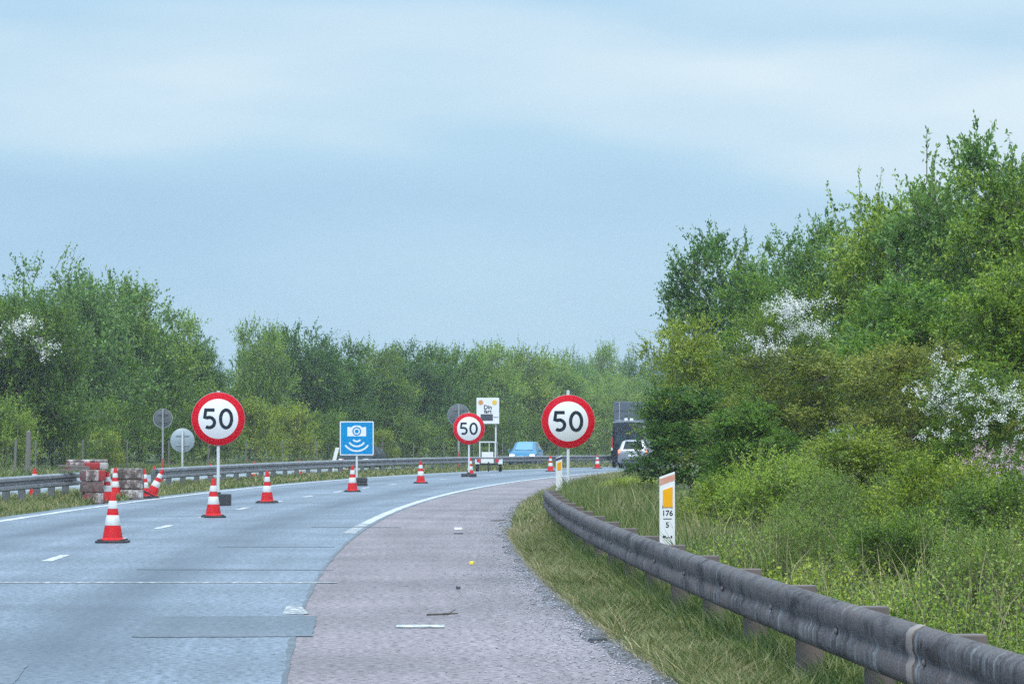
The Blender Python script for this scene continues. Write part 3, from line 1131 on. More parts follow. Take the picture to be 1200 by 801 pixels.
sign_back("round_sign", "dark weathered back of a round sign on a red and grey pole", 191, 9.9, 490, 11.2, M['alu_dark'], M['pole_grey'], M['pole_rust'], M['pole_grey'])
sign_back("round_sign", "pale grey back of a round sign on a white pole behind the guardrail", 214, 9.5, 515.8, 14.2, M['alu'], M['pole_white'])
sign_back("round_sign", "blotchy grey back of a round sign partly hidden by the small 50 sign", 537.5, 9.8, 486, 13.0, M['alu_dark'], M['pole_grey'], M['pole_rust'], M['alu'], 0.05)


def text_mesh(txt, size, mat, parent, loc, name, thick=0.0015, bold=0.0):
    cu = bpy.data.curves.new("lettering", 'FONT')
    cu.body = txt
    cu.size = size
    cu.align_x = 'CENTER'
    cu.align_y = 'CENTER'
    cu.extrude = thick
    cu.offset = bold
    tmp = bpy.data.objects.new("lettering_tmp", cu)
    COL.objects.link(tmp)
    dg = bpy.context.evaluated_depsgraph_get()
    me = bpy.data.meshes.new_from_object(tmp.evaluated_get(dg))
    bpy.data.objects.remove(tmp)
    bpy.data.curves.remove(cu)
    me.materials.clear()
    me.materials.append(mat)
    o = bpy.data.objects.new(name, me)
    COL.objects.link(o)
    o.parent = parent
    o.location = loc
    o.rotation_euler = (PI / 2, 0, 0)
    return o


def wheel(parent, loc, r, w, axis='X', rimmat=None):
    t = MB().lathe([(r * 0.62, -w / 2), (r * 0.93, -w / 2), (r, -w * 0.32), (r, w * 0.32), (r * 0.93, w / 2), (r * 0.62, w / 2)], 28, axis).build("wheel", M['tyre'], parent, 40, loc)
    MB().lathe([(r * 0.2, -w * 0.52), (r * 0.60, -w * 0.51), (r * 0.62, -w * 0.4), (r * 0.62, w * 0.4), (r * 0.60, w * 0.51), (r * 0.2, w * 0.52)], 20, axis).build("rim", rimmat or M['rim'], t, 30)
    return t


def display_trailer():
    b = gp(573, 552.2)
    y = b.y
    k_ = y / FPX
    root = thing("speed_display_trailer", "speed display trailer with a tall white panel and frame parked in the closed lane", "trailer", b, 0.0)
    X = lambda px: (px - 573) * k_
    Z = lambda py: EYE + (512 - py) * k_ - b.z
    # display panel on its mast
    MB().box((X(585) - X(558.4), 0.12, Z(466) - Z(496.4)), ((X(585) + X(558.4)) / 2, 0, (Z(466) + Z(496.4)) / 2), 0, 0.02).build("display_panel", M['sign_white'], root)
    px0, py0 = (X(585) + X(558.4)) / 2, -0.062
    MB().box((X(577.5) - X(563.2), 0.006, Z(485) - Z(492.6)), ((X(577.5) + X(563.2)) / 2, py0 - 0.003, (Z(485) + Z(492.6)) / 2)).build("digit_screen", M['display'], root)
    text_mesh("Din", 0.27, M['sign_black'], root, (px0 - 0.0, py0 - 0.003, Z(477)), "lettering", 0.002, 0.006)
    text_mesh("fart", 0.25, M['sign_black'], root, (px0 - 0.0, py0 - 0.003, Z(481.9)), "lettering", 0.002, 0.006)
    text_mesh("km/t", 0.12, M['sign_black'], root, (X(581.2), py0 - 0.003, Z(488.5)), "lettering", 0.001)
    for px_, mt in ((563.4, M['emoji_red']), (579.4, M['emoji'])):
        MB().lathe([(0.115, -0.008), (0.115, 0.0)], 24, 'Y', (X(px_), py0 - 0.001, Z(471.3))).build("face_symbol", mt, root, 40)
    for px_, w0, w1 in ((581, 0.035, 0.035),):
        MB().box((0.07, 0.07, Z(496) - 0.5), (X(px_), 0.12, (Z(496) + 0.5) / 2)).build("mast", M['pole_white'], root)
    MB().box((0.13, 0.13, Z(517) - 0.4), (X(581.3), 0.12, (Z(517) + 0.4) / 2), 0, 0.01).build("mast_sleeve", M['pole_grey'], root)
    f = MB()
    x0, x1 = X(562.2), X(580.5)
    for xx in (x0, x1):
        f.box((0.06, 0.06, Z(516.8) - 0.45), (xx, 0.0, (Z(516.8) + 0.45) / 2))
    f.box((x1 - x0 - 0.062, 0.06, 0.06), ((x0 + x1) / 2, 0, Z(516.8) - 0.03))
    f.box((0.03, 0.03, Z(518) - Z(529)), (X(573.2), 0, (Z(518) + Z(529)) / 2))
    f.build("tilt_frame", M['pole_white'], root)
    MB().box((X(578) - X(564.5), 0.45, Z(529.5) - Z(536)), ((X(578) + X(564.5)) / 2, 0.0, (Z(529.5) + Z(536)) / 2), 0, 0.02).build("battery_box", M['sign_white'], root)
    MB().box((X(578.5) - X(563.8), 0.02, Z(537.2) - Z(542.2)), ((X(578.5) + X(563.8)) / 2, -0.42, (Z(537.2) + Z(542.2)) / 2), 0, 0.004).build("number_plate", M['plate'], root)
    ch = MB()
    ch.box((X(587) - X(558), 0.09, 0.10), (X(572.5), -0.32, Z(537)))
    ch.box((0.09, 1.5, 0.09), (X(565), 0.4, Z(538.5)))
    ch.box((0.09, 1.5, 0.09), (X(580), 0.4, Z(538.5)))
    ch.box((X(585) - X(560), 0.08, 0.08), (X(572.5), 0.3, 0.34))
    ch.build("chassis", M['post_steel'], root)
    for px_ in (559.5, 586.2):
        wheel(root, (X(px_), 0.3, 0.27), 0.27, 0.16)
        mb = MB()
        pts = []
        for a in np.linspace(15, 165, 12):
            pts.append((0.3 + 0.33 * math.cos(math.radians(a)), 0.27 + 0.33 * math.sin(math.radians(a))))
        for (ya, za), (yb, zb) in zip(pts, pts[1:]):
            mb.quad([(X(px_) - 0.11, ya, za), (X(px_) + 0.11, ya, za), (X(px_) + 0.11, yb, zb), (X(px_) - 0.11, yb, zb)])
        mb.build("mudguard", M['alu'], root)
    for px_ in (560.8, 582.5):
        MB().box((0.17, 0.05, 0.15), (X(px_), -0.40, Z(539.5)), 0, 0.01).build("tail_lamp", M['lamp_red'], root)
    jk = MB().cyl(0.04, 0.04, (X(572.5), -0.5, 0.14), (X(572.5), -0.5, Z(541)), 10)
    jk.box((0.06, 0.20, 0.03), (X(572.5), -0.5, 0.135))
    jk.lathe([(0.1, -0.03), (0.115, -0.02), (0.115, 0.02), (0.1, 0.03)], 16, 'X', (X(572.5), -0.5, 0.116))
    jk.build("jockey_wheel", M['tyre'], root)


display_trailer()


# ------------------------------------------------------------------ marker posts
def marker_post(label, px, y, z_ground, top_py, w_px, cap, text=None, reflector=True, lean=0.0, tall=None):
    k_ = y / FPX
    x = (px - 600) * k_
    b = Vector((x, y, z_ground))
    ztop = EYE + (512 - top_py) * k_ - b.z
    w = w_px * k_
    root = thing("marker_post", label, "marker post", b, 0.05, None)
    root.rotation_euler = (0, lean, 0.05)
    sl = w * 0.36                                   # slanted top, higher on one side
    MB().prism([(-w / 2, -0.08), (w / 2, -0.08), (w / 2, ztop), (-w / 2, ztop - sl)], -0.035, 0.035).build("post_body", M['marker_white'], root)
    e_ = 0.0015
    MB().prism([(-w / 2 - e_, ztop - sl - w * 0.55), (w / 2 + e_, ztop - w * 0.55), (w / 2 + e_, ztop - w * 0.12), (-w / 2 - e_, ztop - sl - w * 0.12)], -0.037, 0.037).build("cap_band", cap, root)
    if reflector:
        t = ztop - w * 0.98
        a, c = -w * 0.30, w * 0.34
        MB().prism([(a, t - w * 1.36), (c, t - w * 1.36), (c, t), (a, t - (c - a) * 0.36)], -0.042, -0.0352).build("reflector", M['amber'], root)
    if text:
        t = ztop - w * 2.75
        text_mesh(text[0], w * 0.50, M['sign_black'], root, (0.0, -0.0362, t), "lettering", 0.001, 0.0012)
        text_mesh(text[1], w * 0.50, M['sign_black'], root, (0.0, -0.0362, t - w * 0.78), "lettering", 0.001, 0.0012)
        mk = MB()
        mk.box((w * 0.56, 0.002, w * 0.05), (0, -0.0362, t - w * 0.36))
        for sx in (-1, 1):
            mk.box((w * 0.16, 0.002, w * 0.07), (sx * w * 0.25, -0.0362, t + w * 0.5))
            mk.box((w * 0.05, 0.002, w * 0.16), (sx * w * 0.31, -0.0362, t + w * 0.4))
        mk.box((w * 0.2, 0.002, w * 0.14), (-w * 0.2, -0.0362, t - w * 1.55))
        mk.box((w * 0.28, 0.002, w * 0.05), (w * 0.05, -0.0362, t - w * 1.6))
        mk.box((w * 0.1, 0.002, w * 0.16), (w * 0.27, -0.0362, t - w * 1.56))
        mk.build("plate_marks", M['sign_black'], root)
    return root


yy = 33.5
marker_post("white marker post lettered 176 and 5 with amber reflector behind the guardrail", 781.5, yy, 0.2, 552.5, 17.6, M['marker_cap'], ("176", "5"))
yy = 80.0
marker_post("white marker post with amber reflector beside the grass verge 50 sign", 655, yy, 0.22, 533.5, 7.2, M['marker_cap_dark'])
q = on_arc(387.5, 9.0)
marker_post("plain white post leaning over behind the median guardrail", 387.5, q.y, q.z, 522.5, 4.2, M['marker_white'], None, False, 0.24)


# ------------------------------------------------------------------ stacked concrete blocks
def block(label, px, py, w, d, h, mat, rz, z, bev=0.05, name="concrete_block", cat="concrete block"):
    g_ = gp(px, py)
    o = MB().box((w, d, h), (0, 0, h / 2), 0, bev).build(name, mat, None, 40, (g_.x, g_.y + d / 2, z))
    o.rotation_euler = (0, 0, rz)
    return tag(o, label, cat, None)


h_ = 0.262
zb = 0.0
for i, lab in enumerate(("bottom block of the red and white stack at the short guardrail's end", "middle block of the red and white stack at the short guardrail's end",
                         "third block up in the red and white stack at the short guardrail's end")):
    block(lab, 106.5 + (0.8, -0.6, 0.3)[i], 590.0, 0.50, 0.60, h_ - 0.004, M['block'], (0.30, 0.24, 0.34)[i], zb + 0.0 + i * h_, 0.045)
block("wide topmost red and white block crowning the stack at the short guardrail's end", 99, 588.5, 0.98, 0.95, 0.16, M['block'], 0.08, zb + 3 * h_ - 0.003, 0.035)
block("thin pale slab lying on the topmost red and white block", 99, 588.3, 0.94, 0.9, 0.07, M['block_white'], 0.06, zb + 3 * h_ + 0.157, 0.02, "concrete_slab", "concrete slab")
for i, lab in enumerate(("bottom block of the peeling whitish stack beside the leaning cone", "middle block of the peeling whitish stack beside the leaning cone",
                         "topmost block of the peeling whitish stack beside the leaning cone")):
    block(lab, 147.5 + (0.5, 0, -0.5)[i], 584.6, 0.74 + 0.04 * (i == 2), 0.8, (0.245, 0.245, 0.285)[i] - 0.006, M['block_white'], (0.05, -0.02, 0.03)[i], 0.0 + i * 0.245, 0.04)
# broken timber boards at the rail end
g_ = gp(75, 590)
for i, (dz, rz_, ry_, lab) in enumerate(((0.86, 0.15, 0.06, "upper splintered board jutting out of the red and white block stack"), (0.78, 0.05, -0.05, "lower splintered board jutting out of the red and white block stack"))):
    o = MB().box((0.75, 0.2, 0.05), (0, 0, 0), 0, 0.006).build("board", M['wood'], None, None, (g_.x + 0.08, g_.y + 1.1, dz))
    o.rotation_euler = (0, ry_, rz_)
    tag(o, lab, "board")


# ------------------------------------------------------------------ vehicles
def vehicle(name, label, cat, loc, rz, stations, paint, glass, zmid, win, front_glass, rear_glass, wheels, wr, lamps, rear_lamps, plates, side_win=True, mirrors=None):
    """stations: (y, half width, z bottom, z belt, roof half width, z roof) from rear (y = 0) to front, origin on the ground below the rear."""
    root = thing(name, label, cat, loc, rz)

    def ring(st):
        y, w, z0, zb_, wr_, zr = st
        return [Vector((0, y, z0)), Vector((w * 0.86, y, z0)), Vector((w, y, z0 + 0.12)), Vector((w * 1.0, y, z0 * .4 + zb_ * .6)), Vector((w * 0.97, y, zb_)),
                Vector((wr_, y, zr - 0.03)), Vector((wr_ * 0.8, y, zr)), Vector((0, y, zr + 0.025))]
    rings = [ring(s_) for s_ in stations]
    bm = bmesh.new()
    cols = []
    for rg in rings:
        full = rg + [Vector((-p.x, p.y, p.z)) for p in rg[-2:0:-1]]
        cols.append([bm.verts.new(p) for p in full])
    n = len(cols[0])
    for A, B in zip(cols, cols[1:]):
        for k_ in range(n):
            bm.faces.new((A[k_], A[(k_ + 1) % n], B[(k_ + 1) % n], B[k_]))
    bm.faces.new(cols[0][::-1])
    bm.faces.new(cols[-1])
    mb = MB()
    mb.bm.free()
    mb.bm = bm
    mb.build("body", paint, root, 38)

    def panel(pname, mat, a, b, c, d, inset=0.08, out=0.008):
        pts = [Vector(v) for v in (a, b, c, d)]
        ctr = sum(pts, Vector()) / 4
        nrm = (pts[2] - pts[0]).cross(pts[3] - pts[1]).normalized()
        if nrm.dot(ctr - Vector((0, (stations[0][0] + stations[-1][0]) / 2, zmid))) < 0:
            nrm = -nrm
        q_ = [p + (ctr - p) * inset + nrm * out for p in pts]
        m_ = MB().quad(q_)
        m_.quad([p - nrm * 0.02 for p in q_][::-1])
        return m_.build(pname, mat, root)
    if front_glass:
        i, j = front_glass
        A, B = rings[i], rings[j]
        mir = lambda p: Vector((-p.x, p.y, p.z))
        panel("windscreen", glass[0], A[6], mir(A[6]), mir(B[6]), B[6], 0.07, 0.03)
    if rear_glass:
        i, j = rear_glass
        A, B = rings[i], rings[j]
        mir = lambda p: Vector((-p.x, p.y, p.z))
        panel("rear_window", glass[1], A[6], mir(A[6]), mir(B[6]), B[6], 0.10, 0.03)
    for (i, j) in win:
        A, B = rings[i], rings[j]
        for sgn in (1, -1):
            f = lambda p: Vector((sgn * p.x, p.y, p.z))
            panel("side_window", glass[2], f(A[4]), f(B[4]), f(B[5]), f(A[5]), 0.10, 0.012)
    for (wy, wx) in wheels:
        for sgn in (1, -1):
            wheel(root, (sgn * wx, wy, wr), wr, 0.2)
    for (nm, mat, cx_, cy_, cz_, sx_, sy_, sz_) in lamps:
        for sgn in (1, -1):
            MB().box((sx_, sy_, sz_), (sgn * cx_, cy_, cz_), 0, min(sx_, sy_, sz_) * 0.3).build(nm, mat, root)
    for (nm, mat, cx_, cy_, cz_, sx_, sy_, sz_) in plates:
        MB().box((sx_, sy_, sz_), (cx_, cy_, cz_), 0, 0.004).build(nm, mat, root)
    if mirrors:
        for sgn in (1, -1):
            MB().box((0.2, 0.09, 0.13), (sgn * mirrors[0], mirrors[1], mirrors[2]), 0, 0.03).build("mirror", mirrors[3], root)
    return root


HATCH = [(0.0, 0.70, 0.36, 0.72, 0.60, 0.78), (0.07, 0.83, 0.27, 0.90, 0.72, 0.97), (0.40, 0.87, 0.22, 0.95, 0.58, 1.43), (1.2, 0.88, 0.20, 0.95, 0.62, 1.50),
         (2.15, 0.88, 0.20, 0.93, 0.61, 1.48), (3.15, 0.87, 0.20, 0.90, 0.70, 0.98), (3.75, 0.85, 0.22, 0.78, 0.66, 0.86), (4.05, 0.78, 0.27, 0.66, 0.58, 0.72), (4.15, 0.66, 0.34, 0.54, 0.50, 0.58)]
# oncoming blue hatchback: its front faces the camera
Y = 207.0
X = (619.0 - 600) / FPX * Y
h0 = heading(X, Y)
vehicle("hatchback_car", "light blue hatchback coming towards us with headlights lit behind the median guardrail", "car",
        (X + 0.1, Y + 2.0, dip(Y)), PI - 0.12, HATCH, M['car_blue'], (M['glass_blue'], M['glass'], M['glass']), 0.8, [(2, 3), (3, 4), (4, 5)], (4, 5), (1, 2),
        [(0.82, 0.77), (3.35, 0.77)], 0.31,
        [("headlight", M['headlight'], 0.60, 4.0, 0.66, 0.30, 0.16, 0.15), ("fog_lamp", M['headlight'], 0.56, 4.1, 0.37, 0.2, 0.12, 0.10), ("tail_lamp", M['lamp_red'], 0.70, 0.04, 0.82, 0.12, 0.1, 0.2)],
        [], [("number_plate", M['plate'], 0, 4.155, 0.44, 0.5, 0.02, 0.11), ("grille", M['plastic'], 0, 4.11, 0.56, 0.7, 0.06, 0.07), ("bumper_intake", M['plastic'], 0, 4.12, 0.33, 0.85, 0.05, 0.1)],
        True, (0.95, 2.75, 0.98, M['car_blue']))
ESTATE = [(0.0, 0.74, 0.38, 0.80, 0.66, 0.86), (0.07, 0.85, 0.28, 0.96, 0.76, 1.02), (0.34, 0.88, 0.22, 1.0, 0.62, 1.50), (1.3, 0.89, 0.20, 0.98, 0.64, 1.56),
          (2.5, 0.89, 0.20, 0.95, 0.62, 1.52), (3.45, 0.88, 0.20, 0.92, 0.72, 1.0), (4.1, 0.86, 0.22, 0.80, 0.68, 0.88), (4.45, 0.78, 0.28, 0.66, 0.58, 0.72), (4.55, 0.66, 0.34, 0.55, 0.5, 0.58)]
g_ = gp(741.5, 548.2)
vehicle("estate_car", "silver estate car with its tail lamps lit, half hidden by the roadside bush", "car", (g_.x, g_.y, g_.z), heading(g_.x, g_.y) + 0.02, ESTATE, M['car_silver'],
        (M['glass'], M['glass_matte'], M['glass']), 0.8, [(2, 3), (3, 4), (4, 5)], (4, 5), (1, 2), [(0.85, 0.79), (3.65, 0.79)], 0.32,
        [("tail_lamp", M['brake'], 0.76, 0.09, 0.92, 0.15, 0.14, 0.20), ("tail_lamp_housing", M['lamp_red'], 0.77, 0.10, 0.72, 0.15, 0.12, 0.16), ("headlight", M['plate'], 0.62, 4.35, 0.68, 0.3, 0.16, 0.14)],
        [], [("number_plate", M['plate'], 0, 0.0, 0.70, 0.5, 0.02, 0.11), ("bumper_strip", M['plastic'], 0, 0.0, 0.42, 1.2, 0.06, 0.10)], True, (0.97, 3.0, 1.02, M['car_silver']))
VAN = [(0.0, 0.88, 0.42, 1.10, 0.82, 2.2), (0.05, 0.96, 0.34, 1.15, 0.86, 2.56), (0.4, 0.99, 0.30, 1.15, 0.88, 2.64), (2.2, 0.99, 0.30, 1.15, 0.88, 2.64), (3.4, 0.98, 0.30, 1.12, 0.80, 2.56),
       (4.2, 0.96, 0.30, 1.05, 0.78, 1.22), (4.9, 0.90, 0.32, 0.9, 0.72, 1.0), (5.1, 0.8, 0.38, 0.75, 0.6, 0.82)]
VY = 194.0
g_ = Vector(((735.5 - 600) / FPX * VY, VY, dip(VY)))
vanr = vehicle("van", "black van with tall red tail lamp driving ahead of the silver car", "van", (g_.x, g_.y, g_.z), heading(g_.x, g_.y) + 0.05, VAN, M['car_black'], (M['glass'], M['glass'], M['glass']), 1.2,
               [(3, 4)], (4, 5), None, [(0.95, 0.88), (4.1, 0.88)], 0.34,
               [("tail_lamp", M['lamp_red'], 0.90, 0.01, 1.42, 0.09, 0.10, 0.62), ("tail_lamp_strip", M['plate'], 0.90, 0.0, 1.05, 0.085, 0.10, 0.16), ("rear_window", M['glass'], 0.40, 0.02, 1.55, 0.62, 0.12, 0.55)],
               [], [("roof_highlight", M['alu'], 0, 0.2, 2.68, 1.5, 0.12, 0.03), ("number_plate", M['plate'], -0.3, -0.005, 0.75, 0.5, 0.02, 0.11)], True, (1.05, 3.7, 1.3, M['plastic']))  # pale strip on the roof stands in for the highlight along its edge
for px_ in (737.0, 743.5):
    MB().lathe([(0.11, 2.64), (0.11, 2.72), (0.08, 2.80), (0.03, 2.81)], 16, 'Z', ((px_ - 740) / FPX * g_.y, 0.45, 0)).build("beacon", M['sign_white'], vanr, 40)


def lorry():
    Y_ = 208.0
    X_ = (743.0 - 600) / FPX * Y_
    root = thing("lorry", "dark grey lorry box rising above the black van beside the bush", "lorry", (X_, Y_, dip(Y_)), heading(X_, Y_) + 0.08)
    ztop = EYE + (512 - 470.3) / FPX * Y_ - dip(Y_)
    MB().box((2.5, 7.5, ztop - 1.0), (0, 3.75, (ztop + 1.0) / 2), 0, 0.03).build("cargo_box", M['box_side'], root)
    d = MB()
    for sx in (-1, 1):
        d.box((1.17, 0.03, ztop - 1.15), (sx * 0.60, -0.016, (ztop + 1.0) / 2))
    d.build("rear_door", M['box_side'], root)
    MB().cyl(0.035, 0.035, (-0.88, -0.065, 1.15), (-0.88, -0.065, ztop - 0.03), 8).build("locking_rod", M['alu'], root)
    MB().cyl(0.02, 0.02, (0.3, -0.055, 1.15), (0.3, -0.055, ztop - 0.08), 8).build("locking_rod", M['dark_grey'], root)
    s_ = MB()
    s_.box((2.3, 0.02, 0.04), (0, -0.045, ztop - 0.55))
    s_.build("door_seam", M['dark_grey'], root)
    MB().box((0.9, 8.6, 0.25), (0, 4.6, 0.83)).build("chassis", M['plastic'], root)
    MB().box((2.3, 1.9, 2.1), (0, 8.75, 1.75), 0, 0.15).build("cab", M['dark_grey'], root)
    MB().box((2.0, 0.05, 0.85), (0, 9.71, 2.2), 0, 0.02).build("windscreen", M['glass'], root)
    MB().box((2.4, 0.1, 0.15), (0, 0.1, 0.75)).build("rear_bumper", M['plastic'], root)
    for wy in (1.8, 8.6):
        for sx in (-1, 1):
            wheel(root, (sx * 1.05, wy, 0.48), 0.48, 0.3)
    for sx in (-1, 1):
        MB().box((0.35, 0.06, 0.14), (sx * 1.0, 0.03, 0.9)).build("tail_lamp", M['lamp_red'], root)


lorry()
LOW = [(a, b, c, d * 0.84, e_, f * 0.80) for (a, b, c, d, e_, f) in HATCH]
q = on_arc(432, 13.0)
vehicle("low_car", "low dark car on the far carriageway, mostly hidden behind the blue camera sign", "car", (q.x, q.y + 1.8, dip(q.y)), heading(q.x, q.y) + PI, LOW, M['car_dark'],
        (M['glass_matte'], M['glass_matte'], M['glass_matte']), 0.7, [(2, 3), (3, 4), (4, 5)], (4, 5), (1, 2), [(0.82, 0.77), (3.35, 0.77)], 0.29,
        [("headlight", M['plate'], 0.60, 4.0, 0.55, 0.26, 0.14, 0.11)], [], [("number_plate", M['plate'], 0, 4.155, 0.42, 0.5, 0.02, 0.11), ("window_trim", M['alu'], 0, 3.0, 0.80, 1.2, 0.03, 0.02)], True, None)


# ------------------------------------------------------------------ foliage
SIZE = {}            # half width and height each prototype really has


def unit(a):
    return a / np.maximum(np.linalg.norm(a, axis=1, keepdims=True), 1e-9)


def shoots(rng, lobes, n, Lr, up, jit, shell=(0.55, 0.98), zmin=0.05, top_only=False, per=18, spread=0.15):
    """Leafy shoots grouped at branch ends all over the lobes: start points, directions, outward normals, lengths."""
    L = np.array(lobes, dtype=float)
    area = (L[:, 3] * L[:, 4] + L[:, 4] * L[:, 5] + L[:, 3] * L[:, 5])
    m_ = n if top_only else max(n // per, 1)
    pick = rng.choice(len(L), m_, p=area / area.sum())
    u = unit(rng.normal(size=(m_, 3)))
    if top_only:
        u[:, 2] = np.abs(u[:, 2]) * 0.8 + 0.35
        u = unit(u)
    else:
        low = u[:, 2] < -0.35
        u[low, 2] *= -1
    lo, hi = shell
    fr = lo + (hi - lo) * rng.random(m_) ** 0.6
    p = L[pick, :3] + u * L[pick, 3:6] * fr[:, None]
    nrm = unit(u / L[pick, 3:6])
    if not top_only:
        bd = unit(nrm * 0.8 + np.array([0, 0, up]) + rng.normal(size=p.shape) * 0.3)
        p, nrm, bd = np.repeat(p, per, 0), np.repeat(nrm, per, 0), np.repeat(bd, per, 0)
        size_ = (L[pick, 3] / L[:, 3].mean())
        off = rng.normal(size=p.shape) * np.array([spread, spread, spread * 0.6]) * Lr[1] / 0.6
        p = p + off
        d = unit(bd * 0.75 + unit(off) * 0.5 + rng.normal(size=p.shape) * jit * 0.7)
    else:
        d = unit(nrm * 0.75 + np.array([0, 0, up]) + rng.normal(size=p.shape) * jit)
    keep = p[:, 2] > zmin
    p, nrm, d = p[keep], nrm[keep], d[keep]
    ln = rng.uniform(Lr[0], Lr[1], len(p))
    return p, d, nrm, ln


def leaves_on(rng, p, d, nrm, ln, k_, size, droop=0.15, width=0.55, spread=0.5, flat=0.7, whorls=0):
    n = len(p)
    t = (np.arange(k_)[None, :] + rng.random((n, k_))) / k_
    if whorls:
        t = (np.floor(t * whorls) + 0.55 + 0.12 * rng.normal(size=t.shape)) / whorls
    t = 0.08 + 0.95 * t
    c = p[:, None, :] + d[:, None, :] * (ln[:, None] * t)[..., None]
    c[..., 2] -= droop * ln[:, None] * t ** 2
    c += rng.normal(size=c.shape) * (0.035 * ln[:, None, None])
    N = n * k_
    c = c.reshape(N, 3)
    dd = np.repeat(d, k_, 0)
    nn = np.repeat(nrm, k_, 0)
    ax = unit(dd * 0.6 + rng.normal(size=(N, 3)) * spread * 1.2)
    nm = unit(np.array([0, 0, flat]) + nn * 0.45 + rng.normal(size=(N, 3)) * 0.55)
    bx = unit(np.cross(nm, ax))
    sz = size * rng.uniform(0.6, 1.25, N) * (1.08 - 0.3 * t.reshape(N))
    a = ax * sz[:, None]
    b = bx * (sz * width * 0.5)[:, None]
    m_ = c + a * 0.45
    v = np.empty((N, 4, 3))
    v[:, 0] = c
    v[:, 1] = m_ + b
    v[:, 2] = c + a
    v[:, 3] = m_ - b
    return v.reshape(-1, 3)


def twigs_on(rng, p, d, ln, w, droop=0.15):
    n = len(p)
    side = unit(np.cross(d, rng.normal(size=(n, 3))))
    mid = p + d * (ln * 0.55)[:, None]
    mid[:, 2] -= droop * ln * 0.3
    end = p + d * (ln * 1.0)[:, None]
    end[:, 2] -= droop * ln
    out = []
    for a, b, w0, w1 in ((p - d * 0.25, mid, w, w * 0.7), (mid, end, w * 0.7, w * 0.3)):
        v = np.empty((n, 4, 3))
        v[:, 0] = a - side * w0 / 2
        v[:, 1] = a + side * w0 / 2
        v[:, 2] = b + side * w1 / 2
        v[:, 3] = b - side * w1 / 2
        out.append(v.reshape(-1, 3))
    return np.concatenate(out)


def limb_mesh(rng, h, r, n_limb, spread, top=0.8):
    """Tapered trunk with limbs leaving it."""
    mb = MB()
    pts = [Vector((0, 0, -0.15))]
    for k_ in range(1, 6):
        f = k_ / 5
        pts.append(Vector((rng.normal() * 0.05 * h * f, rng.normal() * 0.05 * h * f, h * top * f)))
    for k_ in range(5):
        mb.cyl(r * (1 - k_ / 6), r * (1 - (k_ + 1) / 6), pts[k_], pts[k_ + 1], 8, True)
    for j in range(n_limb):
        f = 0.15 + 0.75 * j / n_limb
        i = min(int(f * 5), 4)
        a = pts[i].lerp(pts[i + 1], f * 5 - i)
        an = j * 2.4 + rng.normal() * 0.4
        ln = spread * (1.0 - 0.4 * f) * rng.uniform(0.7, 1.1)
        m_ = a + Vector((math.cos(an) * ln * 0.5, math.sin(an) * ln * 0.5, ln * 0.45))
        b_ = a + Vector((math.cos(an) * ln, math.sin(an) * ln, ln * 1.0))
        mb.cyl(r * 0.42 * (1 - f * 0.5), r * 0.28 * (1 - f * 0.5), a, m_, 6, False)
        mb.cyl(r * 0.28 * (1 - f * 0.5), r * 0.08, m_, b_, 6, False)
    return mb


def quads_of(nv):
    return np.arange(nv, dtype=np.int32).reshape(-1, 4)


